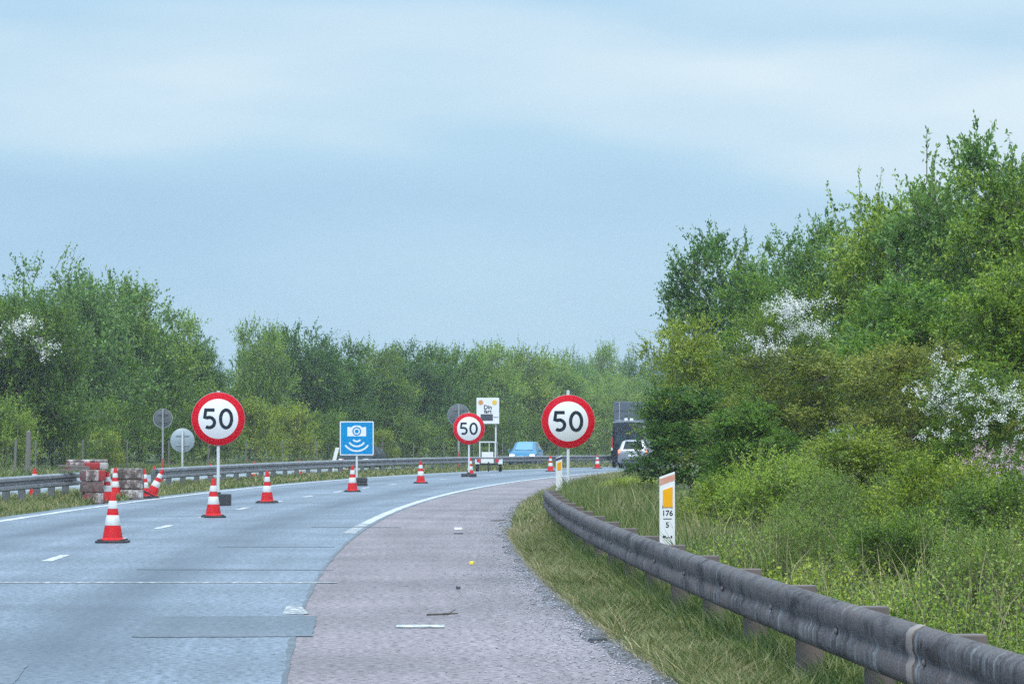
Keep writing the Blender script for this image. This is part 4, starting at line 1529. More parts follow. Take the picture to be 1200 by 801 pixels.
def make_tree(name, seed, lobes, n, Lr, k_, size, up, jit, mat, trunk, longs=None, blossoms=None, twig_w=0.012, shell=(0.50, 1.0), droop=0.15, flat=1.0, width=0.55):
    """A bush or tree prototype standing at the origin: parts trunk, crown (and blossom)."""
    rng = np.random.default_rng(seed)
    root = thing(name, "", "tree")
    p, d, nrm, ln = shoots(rng, lobes, n, Lr, up, jit, shell)
    V = [leaves_on(rng, p, d, nrm, ln, k_, size, droop, width, flat=flat)]
    sel = rng.random(len(p)) < 0.35
    T = [twigs_on(rng, p[sel], d[sel], ln[sel], twig_w, droop)]
    if longs:
        nl, LL, kl, upl = longs
        p2, d2, n2, l2 = shoots(rng, lobes, nl, LL, upl, 0.28, (0.8, 0.98), 0.5, True)
        V.append(leaves_on(rng, p2, d2, n2, l2, kl, size * 1.1, 0.04, width, 0.75, 0.5, 6))
        T.append(twigs_on(rng, p2, d2, l2, twig_w * 1.6, 0.04))
    V = np.concatenate(V)
    T = np.concatenate(T)
    allv = np.concatenate([V, T])
    q_ = quads_of(len(allv))
    mi = np.zeros(len(q_), dtype=np.int32)
    mi[len(V) // 4:] = 1
    np_mesh("crown", allv, q_, [mat, M['twig']], mi, root)
    SIZE[root.name] = (float(np.percentile(np.abs(V[:, :2]), 97.5)), float(np.percentile(V[:, 2], 99.8)))
    h, r, nl_, sp = trunk
    limb_mesh(rng, h, r, nl_, sp).build("trunk", M['bark'], root, 40)
    if blossoms:
        bl_lobes, nb, bs, bmat = blossoms
        pb, db, nb_, lb = shoots(rng, bl_lobes, nb, (0.4, 0.8), 0.25, 0.4, (0.7, 1.04), per=6, spread=0.12)
        kb = 5
        t = (np.arange(kb)[None, :] + 0.5) / kb
        c = (pb[:, None, :] + db[:, None, :] * (lb[:, None] * t)[..., None])
        c[..., 2] -= 0.25 * lb[:, None] * t ** 2
        c = c.reshape(-1, 3)
        c = c[rng.random(len(c)) < 0.6]
        per = 15
        cc = np.repeat(c, per, 0) + rng.normal(size=(len(c) * per, 3)) * bs * 1.1
        ax = unit(rng.normal(size=cc.shape))
        nm = unit(rng.normal(size=cc.shape) + np.array([0, -0.4, 0.8]))
        bx = unit(np.cross(nm, ax))
        ax = np.cross(bx, nm)
        s_ = bs * rng.uniform(0.5, 0.95, len(cc))[:, None]
        v = np.empty((len(cc), 4, 3))
        v[:, 0] = cc - ax * s_ * 0.5
        v[:, 1] = cc + bx * s_ * 0.5
        v[:, 2] = cc + ax * s_ * 0.5
        v[:, 3] = cc - bx * s_ * 0.5
        v = v.reshape(-1, 3)
        np_mesh("blossom", v, quads_of(len(v)), [bmat], None, root)
    return root


def rand_lobes(seed, n, w, h, low=0.15, rr=(0.34, 0.60)):
    """Lobes stacked in an uneven dome of half width w and height h."""
    r_ = random.Random(seed)
    out = [(0, 0, h * 0.42, w * 0.66, w * 0.66, h * 0.42)]
    for k_ in range(n):
        f = (k_ + 0.5) / n
        z = h * (low + (0.84 - low) * f)
        rad = w * math.sqrt(max(1 - (f * 0.93) ** 2.4, 0.05)) * r_.uniform(0.55, 0.78)
        a = k_ * 2.399 + r_.uniform(-0.5, 0.5)
        q_ = r_.uniform(*rr) * w * (1.0 - 0.25 * f)
        out.append((math.cos(a) * rad, math.sin(a) * rad, z, q_, q_, q_ * r_.uniform(0.7, 1.0)))
    return out


used = set()


def place(proto, loc, sx, sz, rz, label, name, cat, group):
    if proto.name not in used:
        o = proto
        used.add(proto.name)
    else:
        o = copy_tree(proto)
    o.location = loc
    o.scale = (sx, sx, sz)
    o.rotation_euler = (0, 0, rz)
    tag(o, label, cat, group)
    return o


# --- roadside bushes on the verge (built 2 m half width, 5 m tall)
BW, BH = 1.9, 6.0
B_hedge = make_tree("hedge_bush", 1, rand_lobes(1, 22, BW, BH), 3000, (0.25, 0.6), 20, 0.090, 0.30, 0.5, M['lf_hedge'], (5.0, 0.10, 11, 1.3), (40, (0.5, 0.95), 30, 0.8))
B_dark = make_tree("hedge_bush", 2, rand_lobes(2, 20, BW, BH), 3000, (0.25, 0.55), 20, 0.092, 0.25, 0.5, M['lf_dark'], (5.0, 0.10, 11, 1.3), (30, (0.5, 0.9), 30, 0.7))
B_yellow = make_tree("hedge_bush", 3, rand_lobes(3, 19, BW, BH), 2700, (0.3, 0.7), 20, 0.085, 0.15, 0.5, M['lf_yellow'], (4.8, 0.09, 11, 1.3), (40, (0.5, 1.0), 30, 0.3))
B_olive = make_tree("hedge_bush", 4, rand_lobes(4, 24, BW, BH), 3200, (0.25, 0.5), 20, 0.072, 0.20, 0.5, M['lf_olive'], (4.8, 0.09, 11, 1.3), (40, (0.4, 0.7), 26, 0.6))
B_shoot = make_tree("young_tree", 5, rand_lobes(5, 17, BW, BH), 2100, (0.3, 0.65), 20, 0.098, 0.40, 0.45, M['lf_teal'], (5.6, 0.10, 12, 1.4), (50, (0.5, 1.05), 34, 0.55), twig_w=0.014)
B_low = make_tree("low_shrub", 6, rand_lobes(6, 14, 1.3, 1.6, 0.1), 1900, (0.2, 0.45), 18, 0.055, 0.35, 0.5, M['lf_yellow'], (1.1, 0.04, 7, 0.8), (60, (0.3, 0.6), 18, 0.8), twig_w=0.007)
B_low2 = make_tree("low_shrub", 16, rand_lobes(16, 15, 1.3, 1.7, 0.1), 1900, (0.2, 0.5), 18, 0.050, 0.35, 0.5, M['lf_hedge'], (1.1, 0.04, 7, 0.8), (60, (0.3, 0.7), 18, 0.8), twig_w=0.007)
B_low3 = make_tree("low_shrub", 17, rand_lobes(17, 13, 1.4, 1.5, 0.1), 2100, (0.15, 0.4), 18, 0.042, 0.5, 0.5, M['weed'], (1.0, 0.04, 7, 0.8), (80, (0.3, 0.6), 18, 1.0), twig_w=0.007)
B_thorn = make_tree("hawthorn", 7, rand_lobes(7, 18, BW, BH), 2600, (0.25, 0.55), 20, 0.065, 0.2, 0.5, M['lf_hedge'], (4.8, 0.09, 11, 1.3), (30, (0.5, 0.9), 26, 0.6),
                    ([(0.3, -1.1, 4.6, 0.75, 0.7, 0.6), (0.75, -1.0, 5.1, 0.55, 0.6, 0.5), (-0.55, -1.2, 3.9, 0.5, 0.6, 0.45), (0.9, -1.1, 4.5, 0.5, 0.5, 0.4)], 120, 0.05, M['blossom']))
B_thorn2 = make_tree("hawthorn", 8, rand_lobes(8, 18, BW, BH), 2600, (0.25, 0.55), 20, 0.065, 0.2, 0.5, M['lf_hedge'], (4.8, 0.09, 11, 1.3), (30, (0.5, 0.9), 26, 0.6),
                     ([(-1.0, -1.2, 4.9, 0.35, 0.6, 0.6), (-0.8, -1.3, 4.2, 0.35, 0.6, 0.7), (0.3, -1.4, 3.9, 0.8, 0.7, 0.7), (0.7, -1.3, 3.2, 0.7, 0.6, 0.8), (-0.5, -1.5, 3.0, 0.6, 0.6, 0.6)], 130, 0.042, M['blossom']))
B_pink = make_tree("hawthorn", 9, rand_lobes(9, 13, 1.2, 2.6), 1300, (0.2, 0.5), 20, 0.055, 0.2, 0.5, M['lf_hedge'], (2.0, 0.06, 8, 0.9), None,
                   ([(-0.3, -0.7, 2.0, 0.7, 0.5, 0.35), (0.5, -0.7, 1.7, 0.7, 0.5, 0.6)], 110, 0.032, M['blossom_pink']))
LOWS = (B_low, B_low2, B_low3)

RB = "bushes on the bank beyond the guardrail"
bushes = [
    # proto, x, top, Y, half width px, rot, label, name
    (B_yellow, 808, 370, 78, 62, 0.3, "yellow green bush on the road side end of the bank, beside the silver car", "hedge_bush"),
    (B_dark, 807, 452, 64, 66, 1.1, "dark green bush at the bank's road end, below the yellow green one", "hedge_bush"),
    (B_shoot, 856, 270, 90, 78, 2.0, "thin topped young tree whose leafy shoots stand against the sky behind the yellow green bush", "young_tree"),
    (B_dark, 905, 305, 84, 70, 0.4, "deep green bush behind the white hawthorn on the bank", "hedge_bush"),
    (B_shoot, 968, 255, 80, 80, 0.9, "young tree with ragged shoots on the skyline, halfway up the bank", "young_tree"),
    (B_hedge, 1045, 218, 72, 95, 1.7, "mid green tree on the skyline between the ragged young trees", "hedge_bush"),
    (B_shoot, 1138, 160, 66, 95, 4.2, "tallest young tree on the bank, its top reaching highest against the sky", "young_tree"),
    (B_hedge, 1200, 192, 60, 100, 3.1, "big bright green tree at the bank's high end, beside the tallest young tree", "hedge_bush"),
    (B_thorn, 908, 352, 71, 70, 0.0, "hawthorn with white blossom sprays high on the bank behind the olive bush", "hawthorn"),
    (B_olive, 945, 408, 50, 112, 2.4, "broad olive green bush in the middle of the bank below the white hawthorn", "hedge_bush"),
    (B_dark, 1085, 330, 54, 105, 2.7, "dark green bush beneath the skyline tree in the bank's middle", "hedge_bush"),
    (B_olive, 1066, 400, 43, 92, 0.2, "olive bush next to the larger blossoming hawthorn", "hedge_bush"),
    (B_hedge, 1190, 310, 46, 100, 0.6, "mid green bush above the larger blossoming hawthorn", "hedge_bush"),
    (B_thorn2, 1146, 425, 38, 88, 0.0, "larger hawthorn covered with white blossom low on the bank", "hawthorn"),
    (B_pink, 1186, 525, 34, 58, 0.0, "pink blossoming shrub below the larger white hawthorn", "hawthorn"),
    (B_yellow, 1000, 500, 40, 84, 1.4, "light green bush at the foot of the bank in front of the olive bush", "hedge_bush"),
    (B_dark, 872, 470, 47, 60, 5.0, "dark green bush at the foot of the bank behind the amber marker post", "hedge_bush"),
    (B_hedge, 1260, 250, 50, 110, 2.2, "mid green bush at the outer edge of the bank", "hedge_bush"),
    (B_olive, 1235, 440, 42, 80, 4.0, "olive bush at the outer edge beside the pink shrub", "hedge_bush"),
    (B_low2, 905, 522, 39, 76, 0.4, "low green shrub at the bank's foot close to the guardrail and amber marker post", "low_shrub"),
    (B_low, 1098, 530, 33, 84, 2.0, "low pale green shrub at the bank's foot below the white hawthorn", "low_shrub"),
    (B_low2, 1192, 545, 30, 88, 3.4, "low green shrub at the bank's foot below the pink shrub", "low_shrub"),
    (B_low3, 985, 545, 34, 80, 5.1, "low weedy shrub at the bank's foot between two other low shrubs", "low_shrub"),
    (B_low, 850, 556, 40, 54, 2.2, "small leafy shrub just beyond the amber marker post on the bank's foot", "low_shrub"),
    (B_low3, 955, 586, 29.5, 66, 0.8, "small leafy shrub right behind the bare sapling", "low_shrub"),
    (B_low2, 1055, 590, 27, 72, 4.4, "small leafy shrub between the guardrail and the low shrub under the white hawthorn", "low_shrub"),
    (B_low3, 1165, 612, 23, 86, 3.0, "small leafy shrub close behind the guardrail's rusty splice band", "low_shrub"),
    (B_low, 735, 558, 70, 38, 1.0, "small low shrub in the grass behind the verge 50 sign", "low_shrub"),
]
for (pr, px_, top, Y_, hw, rz_, lab, nm) in bushes:
    X_ = (px_ - 600) / FPX * Y_
    z0 = gz(X_, Y_) - 0.05
    hgt = EYE + (512 - top) / FPX * Y_ - z0
    w0, h0_ = SIZE[pr.name]
    kx, kz = hw / FPX * Y_ / w0, hgt / h0_
    place(pr, (X_, Y_, z0), max(kx, kz * 0.82), kz, rz_, lab, nm, "shrub" if pr in LOWS else ("tree" if nm == "young_tree" else "bush"), RB)

# --- tree belt beyond the far carriageway (built 3.4 m half width, 8 m tall)
TW, TH = 3.9, 8.0


def belt(seed, mat, n=3300, up=0.22, size=0.20, k_=13, longs=(34, (0.6, 1.0), 30, 0.3), bl=None, nlob=24, nm="belt_tree"):
    return make_tree(nm, seed, rand_lobes(seed, nlob, TW, TH, 0.1), n, (0.6, 1.3), k_, size, up, 0.5, mat, (6.5, 0.16, 12, 2.3), longs, bl, 0.03, (0.42, 1.0), 0.1, 0.7)


T1 = belt(21, M['lf_left'])
T2 = belt(22, M['lf_left2'])
T3 = belt(23, M['lf_left'], up=0.35, longs=(60, (0.7, 1.3), 34, 0.45))
T4 = belt(24, M['lf_teal'], up=0.35, longs=(46, (0.7, 1.2), 34, 0.4))
T5 = belt(25, M['lf_left2'], up=0.35, longs=(60, (0.8, 1.4), 14, 0.8), bl=([(0.2, -1.9, 5.6, 1.3, 1.2, 0.9), (1.2, -2.0, 4.9, 1.0, 1.0, 0.7), (-0.8, -2.0, 4.4, 1.0, 1.0, 0.8)], 80, 0.10, M['blossom']))
S1 = make_tree("belt_shrub", 26, rand_lobes(26, 12, 1.9, 3.0, 0.1), 1100, (0.4, 0.9), 14, 0.13, 0.4, 0.42, M['lf_left2'], (2.2, 0.08, 8, 1.2), (40, (0.5, 1.0), 12, 0.9), None, 0.02, (0.5, 0.98), 0.1, 0.6)
S2 = make_tree("belt_shrub", 27, rand_lobes(27, 12, 1.9, 3.0, 0.1), 1100, (0.4, 0.9), 14, 0.13, 0.3, 0.42, M['lf_yellow'], (2.2, 0.08, 8, 1.2), (40, (0.5, 1.0), 12, 0.9), None, 0.02, (0.5, 0.98), 0.1, 0.6)

TB = "trees of the front row in the belt beyond the far carriageway"
front = [
    (T1, -35, 335, 25, 62, 0.2, "tree at the belt's outer end, next to the white blossoming one"),
    (T5, 22, 345, 22.5, 52, 0.0, "tree with white blossom drifts at the outer end of the tree belt"),
    (T4, 75, 302, 26, 60, 1.0, "tallest tree of the belt beyond the far carriageway, above the short guardrail"),
    (T1, 132, 322, 27, 55, 2.2, "tall tree next to the belt's tallest, above the block stacks"),
    (T3, 190, 362, 26, 46, 0.7, "tree with spiky upper shoots above the dark round sign"),
    (T4, 226, 380, 25, 26, 3.0, "cool green tree above the first 50 sign beside the skyline notch"),
    (T3, 304, 374, 26, 32, 4.1, "spiky tree rising just past the skyline notch"),
    (T1, 345, 380, 26, 40, 5.2, "spiky tree above the leaning white post"),
    (T3, 395, 396, 26, 38, 1.4, "tree standing above the blue camera sign"),
    (T2, 440, 402, 26, 36, 2.6, "paler tree next after the one above the blue camera sign"),
    (T3, 487, 400, 26, 36, 3.7, "tree above the lone cone between the camera sign and the small 50 sign"),
    (T1, 530, 404, 26, 34, 0.5, "tree above the blotchy round sign back"),
    (T3, 572, 400, 26, 34, 2.9, "tree right above the display trailer"),
    (T2, 612, 405, 26, 33, 1.9, "paler tree above the blue car"),
    (T1, 650, 413, 26, 32, 4.6, "tree in line with the verge 50 sign"),
]
for (pr, px_, top, o_, hw, rz_, lab) in front:
    q = on_arc(px_, o_)
    hgt = EYE + (512 - top) / FPX * q.y - q.z
    place(pr, (q.x, q.y, q.z - 0.1), max(1.12 * hw / FPX * q.y / SIZE[pr.name][0], (0.5 if hw < 34 and px_ < 320 else 0.74) * hgt / SIZE[pr.name][1]), hgt / SIZE[pr.name][1], rz_, lab, "belt_tree", "tree", TB)
FR = "hazy trees at the far end of the belt"
for (pr, px_, top, Y_, hw, rz_, lab) in (
        (T4, 672, 412, 330, 30, 0.3, "hazy bluish tree above the top of the verge 50 sign"),
        (T3, 708, 402, 345, 28, 2.1, "highest hazy bluish tree at the far end of the belt"),
        (T4, 742, 410, 350, 28, 4.0, "hazy bluish tree above the grey lorry box"),
        (T3, 778, 414, 340, 30, 5.0, "hazy bluish tree nearest the yellow green bush")):
    X_ = (px_ - 600) / FPX * Y_
    z0 = dip(Y_)
    hgt = EYE + (512 - top) / FPX * Y_ - z0
    place(pr, (X_, Y_, z0), hw / FPX * Y_ / SIZE[pr.name][0], hgt / SIZE[pr.name][1], rz_, lab, "belt_tree", "tree", FR)
for (pr, px_, top, Y_, hw, rz_, lab) in (
        (T2, 690, 452, 285, 34, 0.9, "low bushy tree between the verge 50 sign and the lorry"),
        (T1, 735, 440, 295, 36, 3.3, "low bushy tree directly behind the lorry")):
    X_ = (px_ - 600) / FPX * Y_
    z0 = dip(Y_)
    hgt = EYE + (512 - top) / FPX * Y_ - z0
    place(pr, (X_, Y_, z0), hw / FPX * Y_ / SIZE[pr.name][0], hgt / SIZE[pr.name][1], rz_, lab, "belt_tree", "tree", FR)
SR = "trees filling the second row of the belt"
rr = random.Random(3)
for i, px_ in enumerate(range(-40, 700, 46)):
    q = on_arc(px_ + rr.uniform(-8, 8), 33)
    top = np.interp(px_, [0, 100, 200, 262, 320, 420, 700], [370, 350, 405, 446, 415, 420, 428]) + rr.uniform(-5, 5)
    hgt = EYE + (512 - top) / FPX * q.y - q.z
    pr = (T1, T3, T4)[i % 3]
    place(pr, (q.x, q.y, q.z - 0.1), 40 / FPX * q.y / SIZE[pr.name][0], hgt / SIZE[pr.name][1], rr.uniform(0, 6), "green tree in the crowded second row, peeping between front row crowns", "belt_tree", "tree", SR)
SH = "shrubs along the foot of the belt"
shr = [(S1, 5, 458, 21.5, 40, "shrub under the white blossoming tree"), (S1, 62, 470, 21.5, 40, "shrub above the short guardrail and the cone tip"),
       (S1, 112, 462, 21.5, 42, "shrub behind the red and white block stack"), (S1, 165, 470, 22, 36, "shrub behind the whitish block stack"),
       (S1, 240, 470, 22, 40, "shrub showing around the first 50 sign's disc"), (S2, 292, 462, 22, 36, "bright yellow green shrub just past the first 50 sign"),
       (S2, 340, 470, 22, 32, "bright yellow green shrub before the leaning white post"), (S1, 385, 478, 22, 30, "shrub half hidden by the blue camera sign"),
       (S2, 448, 500, 21, 22, "small pale round shrub beside the blue camera sign"), (S1, 490, 482, 22.5, 28, "shrub behind the lone cone before the small 50 sign"),
       (S1, 535, 480, 22.5, 28, "shrub behind the blotchy round sign back"), (S1, 585, 482, 22.5, 28, "shrub behind the display trailer mast"),
       (S1, 632, 484, 22.5, 28, "shrub behind the blue car and the verge 50 sign"), (S2, 122, 500, 20.5, 26, "yellowish shrub low behind the block stacks")]
for i, (pr, px_, top, o_, hw, lab) in enumerate(shr):
    q = on_arc(px_, o_)
    hgt = EYE + (512 - top) / FPX * q.y - q.z
    place(pr, (q.x, q.y, q.z - 0.1), hw / FPX * q.y / SIZE[pr.name][0], hgt / SIZE[pr.name][1], i * 1.3, lab, "belt_shrub", "shrub", SH)


# --- wire fence along the belt's foot and the wooden posts
def wire_fence():
    root = thing("wire_fence", "low wire mesh fence on thin posts along the foot of the tree belt", "fence")
    o_ = 19.4
    S = np.arange(62, 186, 7.5)
    w = MB()
    for s in S:
        x, y = P(s, o_)
        z = gz(x, y)
        MB().cyl(0.032, 0.032, (x, y, z - 0.1), (x, y, z + 1.45), 8).build("post", M['wood'], root)
    wires = []
    for zz in (0.15, 0.4, 0.65, 0.9, 1.15, 1.38):
        wires.append(sweep("w", M['post_steel'], [(-0.002, zz - 0.002), (0.002, zz - 0.002), (0.002, zz + 0.002), (-0.002, zz + 0.002)], S, o_ - 0.06, None, lambda s: verge(o_)))
    bm = bmesh.new()
    for ob in wires:
        bm.from_mesh(ob.data)
    for s in np.arange(62, 184, 0.6):
        x, y = P(s, o_ - 0.06)
        z = verge(o_) + dip(y)
        r_ = bmesh.ops.create_cube(bm, size=1.0)
        bmesh.ops.scale(bm, vec=(0.004, 0.004, 1.24), verts=r_['verts'])
        bmesh.ops.translate(bm, vec=(x, y + 0.011, z + 0.77), verts=r_['verts'])
    for ob in wires:
        bpy.data.objects.remove(ob)
    mb = MB()
    mb.bm.free()
    mb.bm = bm
    mb.build("wire_mesh", M['post_steel'], root)


wire_fence()
for px_, lab, hh, rad in ((32, "thick grey wooden post standing at the foot of the belt above the short guardrail", 1.75, 0.11), (17, "thin wooden post beside the thicker one above the short guardrail", 1.5, 0.05)):
    q = on_arc(px_, 18.9)
    o = MB().cyl(rad, rad * 0.85, (0, 0, -0.2), (0.06, 0, hh), 10).cyl(rad * 0.85, rad * 0.2, (0.06, 0, hh), (0.06, 0, hh + rad * 0.5), 10).build("wooden_post", M['wood'], None, 40, q)
    tag(o, lab, "post")


# ------------------------------------------------------------------ grass and undergrowth
def blades(rng, n, s_rng, o_rng, h_rng, w_, lean=0.85, dens=None, ofun=None):
    s = rng.uniform(*s_rng, n)
    o = rng.uniform(*o_rng, n)
    if ofun is not None:
        o = ofun(rng, n)
    a = s / R0
    x = CX - (R0 + o) * np.cos(a)
    y = CY + (R0 + o) * np.sin(a)
    # tussocks
    f = np.sin(x * 5.1 + 1.3 * np.sin(y * 1.7)) * np.sin(y * 2.3 + 1.1 * np.sin(x * 4.3)) * 0.5 + 0.5
    keep = rng.random(n) < 0.35 + 0.65 * f
    s, o, x, y, f = s[keep], o[keep], x[keep], y[keep], f[keep]
    f = f * (0.55 + 0.6 * (np.sin(s * 1.1 + np.sin(o * 3.0)) * np.sin(s * 0.37 + 2.0) * 0.5 + 0.5))
    n = len(x)
    z = np.array([verge(b, c) for b, c in zip(o, s)]) + np.array([dip(b) for b in y]) - 0.02
    h = rng.uniform(*h_rng, n) * (0.55 + 0.6 * f)
    th = rng.uniform(0, 2 * PI, n)
    ld = np.stack([np.cos(th), np.sin(th), np.zeros(n)], 1)
    ln = lean * h * rng.uniform(0.2, 1.3, n)
    base = np.stack([x, y, z], 1)
    mid = base + ld * (ln * 0.35)[:, None] + np.array([0, 0, 1.0]) * (h * 0.6)[:, None]
    tip = base + ld * ln[:, None] + np.array([0, 0, 1.0]) * h[:, None]
    ph = rng.uniform(0, 2 * PI, n)
    sd_ = np.stack([np.cos(ph), np.sin(ph) * 0.5, np.zeros(n)], 1)
    w2 = w_ * rng.uniform(0.6, 1.3, n)[:, None]
    v = np.empty((n, 4, 3))
    v[:, 0] = base
    v[:, 1] = mid - sd_ * w2 * 0.5
    v[:, 2] = tip
    v[:, 3] = mid + sd_ * w2 * 0.5
    return v.reshape(-1, 3)


rng = np.random.default_rng(77)
near = lambda rng, n: -2.55 - np.abs(rng.normal(0, 0.55, n))
V = np.concatenate([blades(rng, 56000, (-46, -8), (-3.0, -2.5), (0.04, 0.24), 0.009, 1.1),
                    blades(rng, 36000, (-46, -8), (-3.6, -2.98), (0.12, 0.32), 0.010),
                    blades(rng, 60000, (-10, 75), (-5.5, -2.5), (0.06, 0.22), 0.018, 1.0),
                    blades(rng, 26000, (-30, 20), (-5.2, -3.4), (0.22, 0.52), 0.013, 0.5)])
setting(np_mesh("verge_grass", V, quads_of(len(V)), [M['grass']]), 'stuff')
V = np.concatenate([blades(rng, 28000, (-46, -4), (-3.0, -2.44), (0.05, 0.26), 0.007, 1.3),
                    blades(rng, 12000, (-6, 60), (-4.5, -2.5), (0.1, 0.30), 0.013, 0.8)])
V = np.concatenate([V, blades(rng, 5000, (-44, -6), (-7.5, -3.7), (0.35, 0.8), 0.007, 0.6)])
setting(np_mesh("dry_grass", V, quads_of(len(V)), [M['grass_dry']]), 'stuff')
V = np.concatenate([blades(rng, 46000, (-20, 45), (7.5, 10.1), (0.08, 0.26), 0.022),
                    blades(rng, 46000, (40, 150), (7.5, 10.1), (0.08, 0.24), 0.045)])
mi = (rng.random(len(V) // 4) < 0.3).astype(np.int32)
setting(np_mesh("median_grass", V, quads_of(len(V)), [M['grass'], M['grass_dry']], mi), 'stuff')
V = blades(rng, 50000, (40, 190), (18.3, 21.5), (0.15, 0.5), 0.05)
setting(np_mesh("far_verge_grass", V, quads_of(len(V)), [M['grass']]), 'stuff')


def undergrowth():
    rng = np.random.default_rng(5)
    n = 20000
    s = rng.uniform(-49, -2, n)
    o = -3.62 - np.abs(rng.normal(0, 2.1, n))
    a = s / R0
    x = CX - (R0 + o) * np.cos(a)
    y = CY + (R0 + o) * np.sin(a)
    z = np.array([verge(b, c) for b, c in zip(o, s)])
    wave = 0.5 + 0.25 * np.sin(x * 2.3 + y * 0.9) + 0.25 * np.sin(y * 1.1 - x * 1.7 + 2 * np.sin(x * 0.8))
    wave += 0.3 * (rng.random(n) - 0.5)
    back = 1 - 0.8 * np.clip((s + 27) / 6, 0, 1) * np.clip((o + 5.6) / 1.0, 0, 1)
    hh = np.clip(0.26 + (-o - 3.6) * 0.12, 0.22, 0.55) * (0.35 + 1.1 * wave) * back
    p = np.stack([x, y, z], 1)
    d = unit(np.array([0, 0, 1.0]) + rng.normal(size=(n, 3)) * 0.35)
    nrm = unit(np.array([0, 0, 0.6]) + rng.normal(size=(n, 3)) * 0.5)
    k_ = 16
    V = leaves_on(rng, p, d, nrm, hh * rng.uniform(0.6, 1.3, n), k_, 0.036, 0.05, 0.5, 0.8, 0.7)
    T = twigs_on(rng, p, d, hh, 0.006, 0.05)
    allv = np.concatenate([V, T])
    kind = (np.sin(x * 1.3 + 2) * np.sin(y * 0.55 + x) + rng.normal(size=n) * 0.35)
    leaf_m = np.where(kind > 0.45, 2, np.where(kind < -0.35, 3, 0)).astype(np.int32)
    mi = np.zeros(len(allv) // 4, dtype=np.int32)
    mi[:n * k_] = np.repeat(leaf_m, k_)
    mi[n * k_:] = 1
    setting(np_mesh("undergrowth", allv, quads_of(len(allv)), [M['weed'], M['twig'], M['lf_yellow'], M['lf_hedge']], mi), 'stuff')


undergrowth()

# --- loose stones and litter along the shoulder's margin
M['stone_pale'] = plain("pale_grit", (0.46, 0.45, 0.50), 0.9, 0, 0.6, 3.0, (0.25, 0.24, 0.26))
V, F, MI = [], [], []
for i in range(7500):
    s = rng.uniform(-44, 20) if rng.random() < 0.75 else rng.uniform(-44, -18)
    o = -2.32 + rng.normal(0, 0.14)
    big_ = 0.015
    if i > 2400:
        o = -2.36 + abs(rng.normal(0, 0.55))
        big_ = 0.010
    x, y = P(s, o)
    r_ = rng.uniform(0.004, big_)
    z = dip(y) + (0.0 if o > -2.4 else 0.01)
    b = len(V)
    mi_ = int(rng.random() < 0.55)
    for (ax, ay, az) in ((1, 0, 0.2), (0, 1, 0.25), (-1, 0, 0.15), (0, -1, 0.3), (0.2, 0.1, 1.0), (0.1, 0, -0.3)):
        V.append((x + ax * r_ * rng.uniform(0.7, 1.4), y + ay * r_ * rng.uniform(0.7, 1.4), z + az * r_ * 0.8))
    for (a, c) in ((0, 1), (1, 2), (2, 3), (3, 0)):
        F.append((b + a, b + c, b + 4))
        F.append((b + c, b + a, b + 5))
        MI += [mi_, mi_]
setting(np_mesh("loose_gravel", np.array(V), np.array(F), [M['stone'], M['stone_pale']], np.array(MI)), 'stuff')


def scrap(name, label, px, py, w, d, h, mat, cat, rz, tilt=0.0):
    g_ = gp(px, py)
    rr_ = random.Random(px)
    mb = MB()
    n = 7
    pts = [(w / 2 * math.cos(2 * PI * k_ / n) * rr_.uniform(0.7, 1.1), d / 2 * math.sin(2 * PI * k_ / n) * rr_.uniform(0.7, 1.1)) for k_ in range(n)]
    A = [mb.bm.verts.new((p[0], p[1], 0.002)) for p in pts]
    B = [mb.bm.verts.new((p[0] * 0.85, p[1] * 0.85, h * rr_.uniform(0.6, 1.1))) for p in pts]
    mb.bm.faces.new(A)
    mb.bm.faces.new(B)
    for k_ in range(n):
        mb.bm.faces.new((A[k_], A[(k_ + 1) % n], B[(k_ + 1) % n], B[k_]))
    o = mb.build(name, mat, None, None, (g_.x, g_.y, g_.z + 0.002))
    o.rotation_euler = (0, tilt, rz)
    return tag(o, label, cat)


M['yellow'] = plain("yellow_plastic", (0.80, 0.62, 0.05), 0.5, 0, 0.2)
scrap("litter_scrap", "small yellow scrap lying on the shoulder", 553, 661, 0.07, 0.12, 0.04, M['yellow'], "litter", 0.4)
scrap("litter_scrap", "flat white scrap lying on the shoulder beyond the yellow one", 537, 620, 0.16, 0.25, 0.035, M['sign_white'], "litter", 0.1)
scrap("rubber_scrap", "thin dark strip lying just below the white scrap on the shoulder", 537, 625.5, 0.18, 0.12, 0.02, M['rubber'], "litter", 0.0)
scrap("rubber_scrap", "dark tyre shred at the shoulder's gravel edge near the guardrail", 700, 751, 0.22, 0.14, 0.03, M['rubber'], "litter", 0.3)
scrap("rubber_scrap", "small dark lump on the shoulder near the painted stripe", 537, 690, 0.05, 0.1, 0.03, M['rubber'], "litter", 0.3)


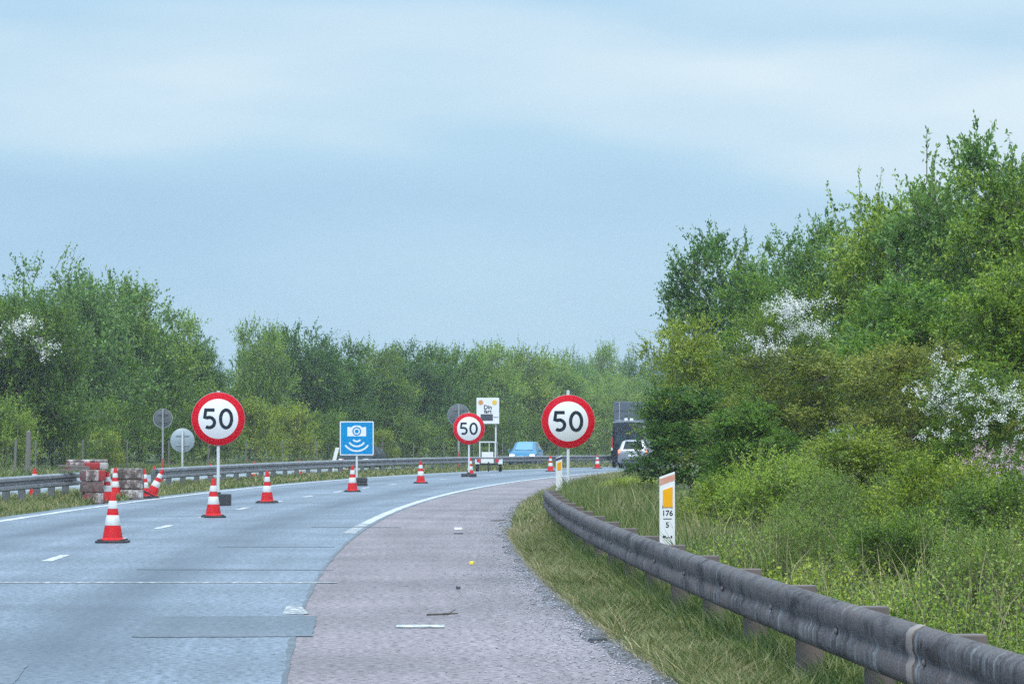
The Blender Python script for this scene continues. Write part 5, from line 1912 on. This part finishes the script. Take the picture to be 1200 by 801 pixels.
def twig_on_ground(label, xa, ya, xb, yb):
    a, b = gp(xa, ya), gp(xb, yb)
    c = (a + b) / 2
    mb = MB()
    mb.cyl(0.009, 0.008, a - c + Vector((0, 0, 0.014)), (a + b) / 2 - c + Vector((0, 0.03, 0.018)), 6)
    mb.cyl(0.011, 0.005, (a + b) / 2 - c + Vector((0, 0.03, 0.018)), b - c + Vector((0, 0, 0.03)), 6)
    mb.cyl(0.007, 0.003, (a * 0.35 + b * 0.65) - c + Vector((0, 0.01, 0.018)), (a * 0.1 + b * 0.9) - c + Vector((0, 0.22, 0.05)), 5)
    tag(mb.build("fallen_twig", M['bark'], None, 40, c), label, "twig")


twig_on_ground("fallen twig lying across the shoulder's gravel edge before the guardrail's end", 575, 610.5, 594, 611)
twig_on_ground("fallen twig lying on the shoulder beside the white painted stripe", 500, 721.5, 537, 722)


def sapling():
    Y_ = 30.0
    X_ = (940 - 600) / FPX * Y_
    z = gz(X_, Y_)
    root = MB()
    top = EYE + (512 - 612) / FPX * Y_ - z
    mid = Vector((0.02, 0, top * 0.5))
    tp = Vector((0.07, 0, top))
    root.cyl(0.012, 0.009, (0, 0, -0.05), mid, 6).cyl(0.009, 0.003, mid, tp, 6)
    for f, dx, dz in ((0.45, 0.13, 0.1), (0.55, -0.1, 0.12), (0.7, 0.1, 0.13), (0.8, -0.06, 0.1)):
        a = Vector((0.02 + f * 0.05, 0, top * f))
        root.cyl(0.005, 0.002, a, a + Vector((dx, 0.02, dz)), 5)
    tag(root.build("sapling", M['dead_twig'], None, 40, (X_, Y_, z)), "bare pale sapling standing in the weeds behind the guardrail", "sapling")


sapling()

# ------------------------------------------------------------------ haze in the air
hz = MB().box((1500, 1500, 14.5), (0, 500, 5.0)).build("haze", bpy.data.materials.new("haze"))
hm = hz.data.materials[0]
hm.use_nodes = True
hm.node_tree.nodes.remove(hm.node_tree.nodes["Principled BSDF"])
pv = hm.node_tree.nodes.new("ShaderNodeVolumePrincipled")
pv.inputs["Color"].default_value = (0.85, 0.93, 1.0, 1)
pv.inputs["Density"].default_value = 0.00032
hm.node_tree.links.new(pv.outputs[0], hm.node_tree.nodes["Material Output"].inputs["Volume"])
setting(hz, 'stuff')
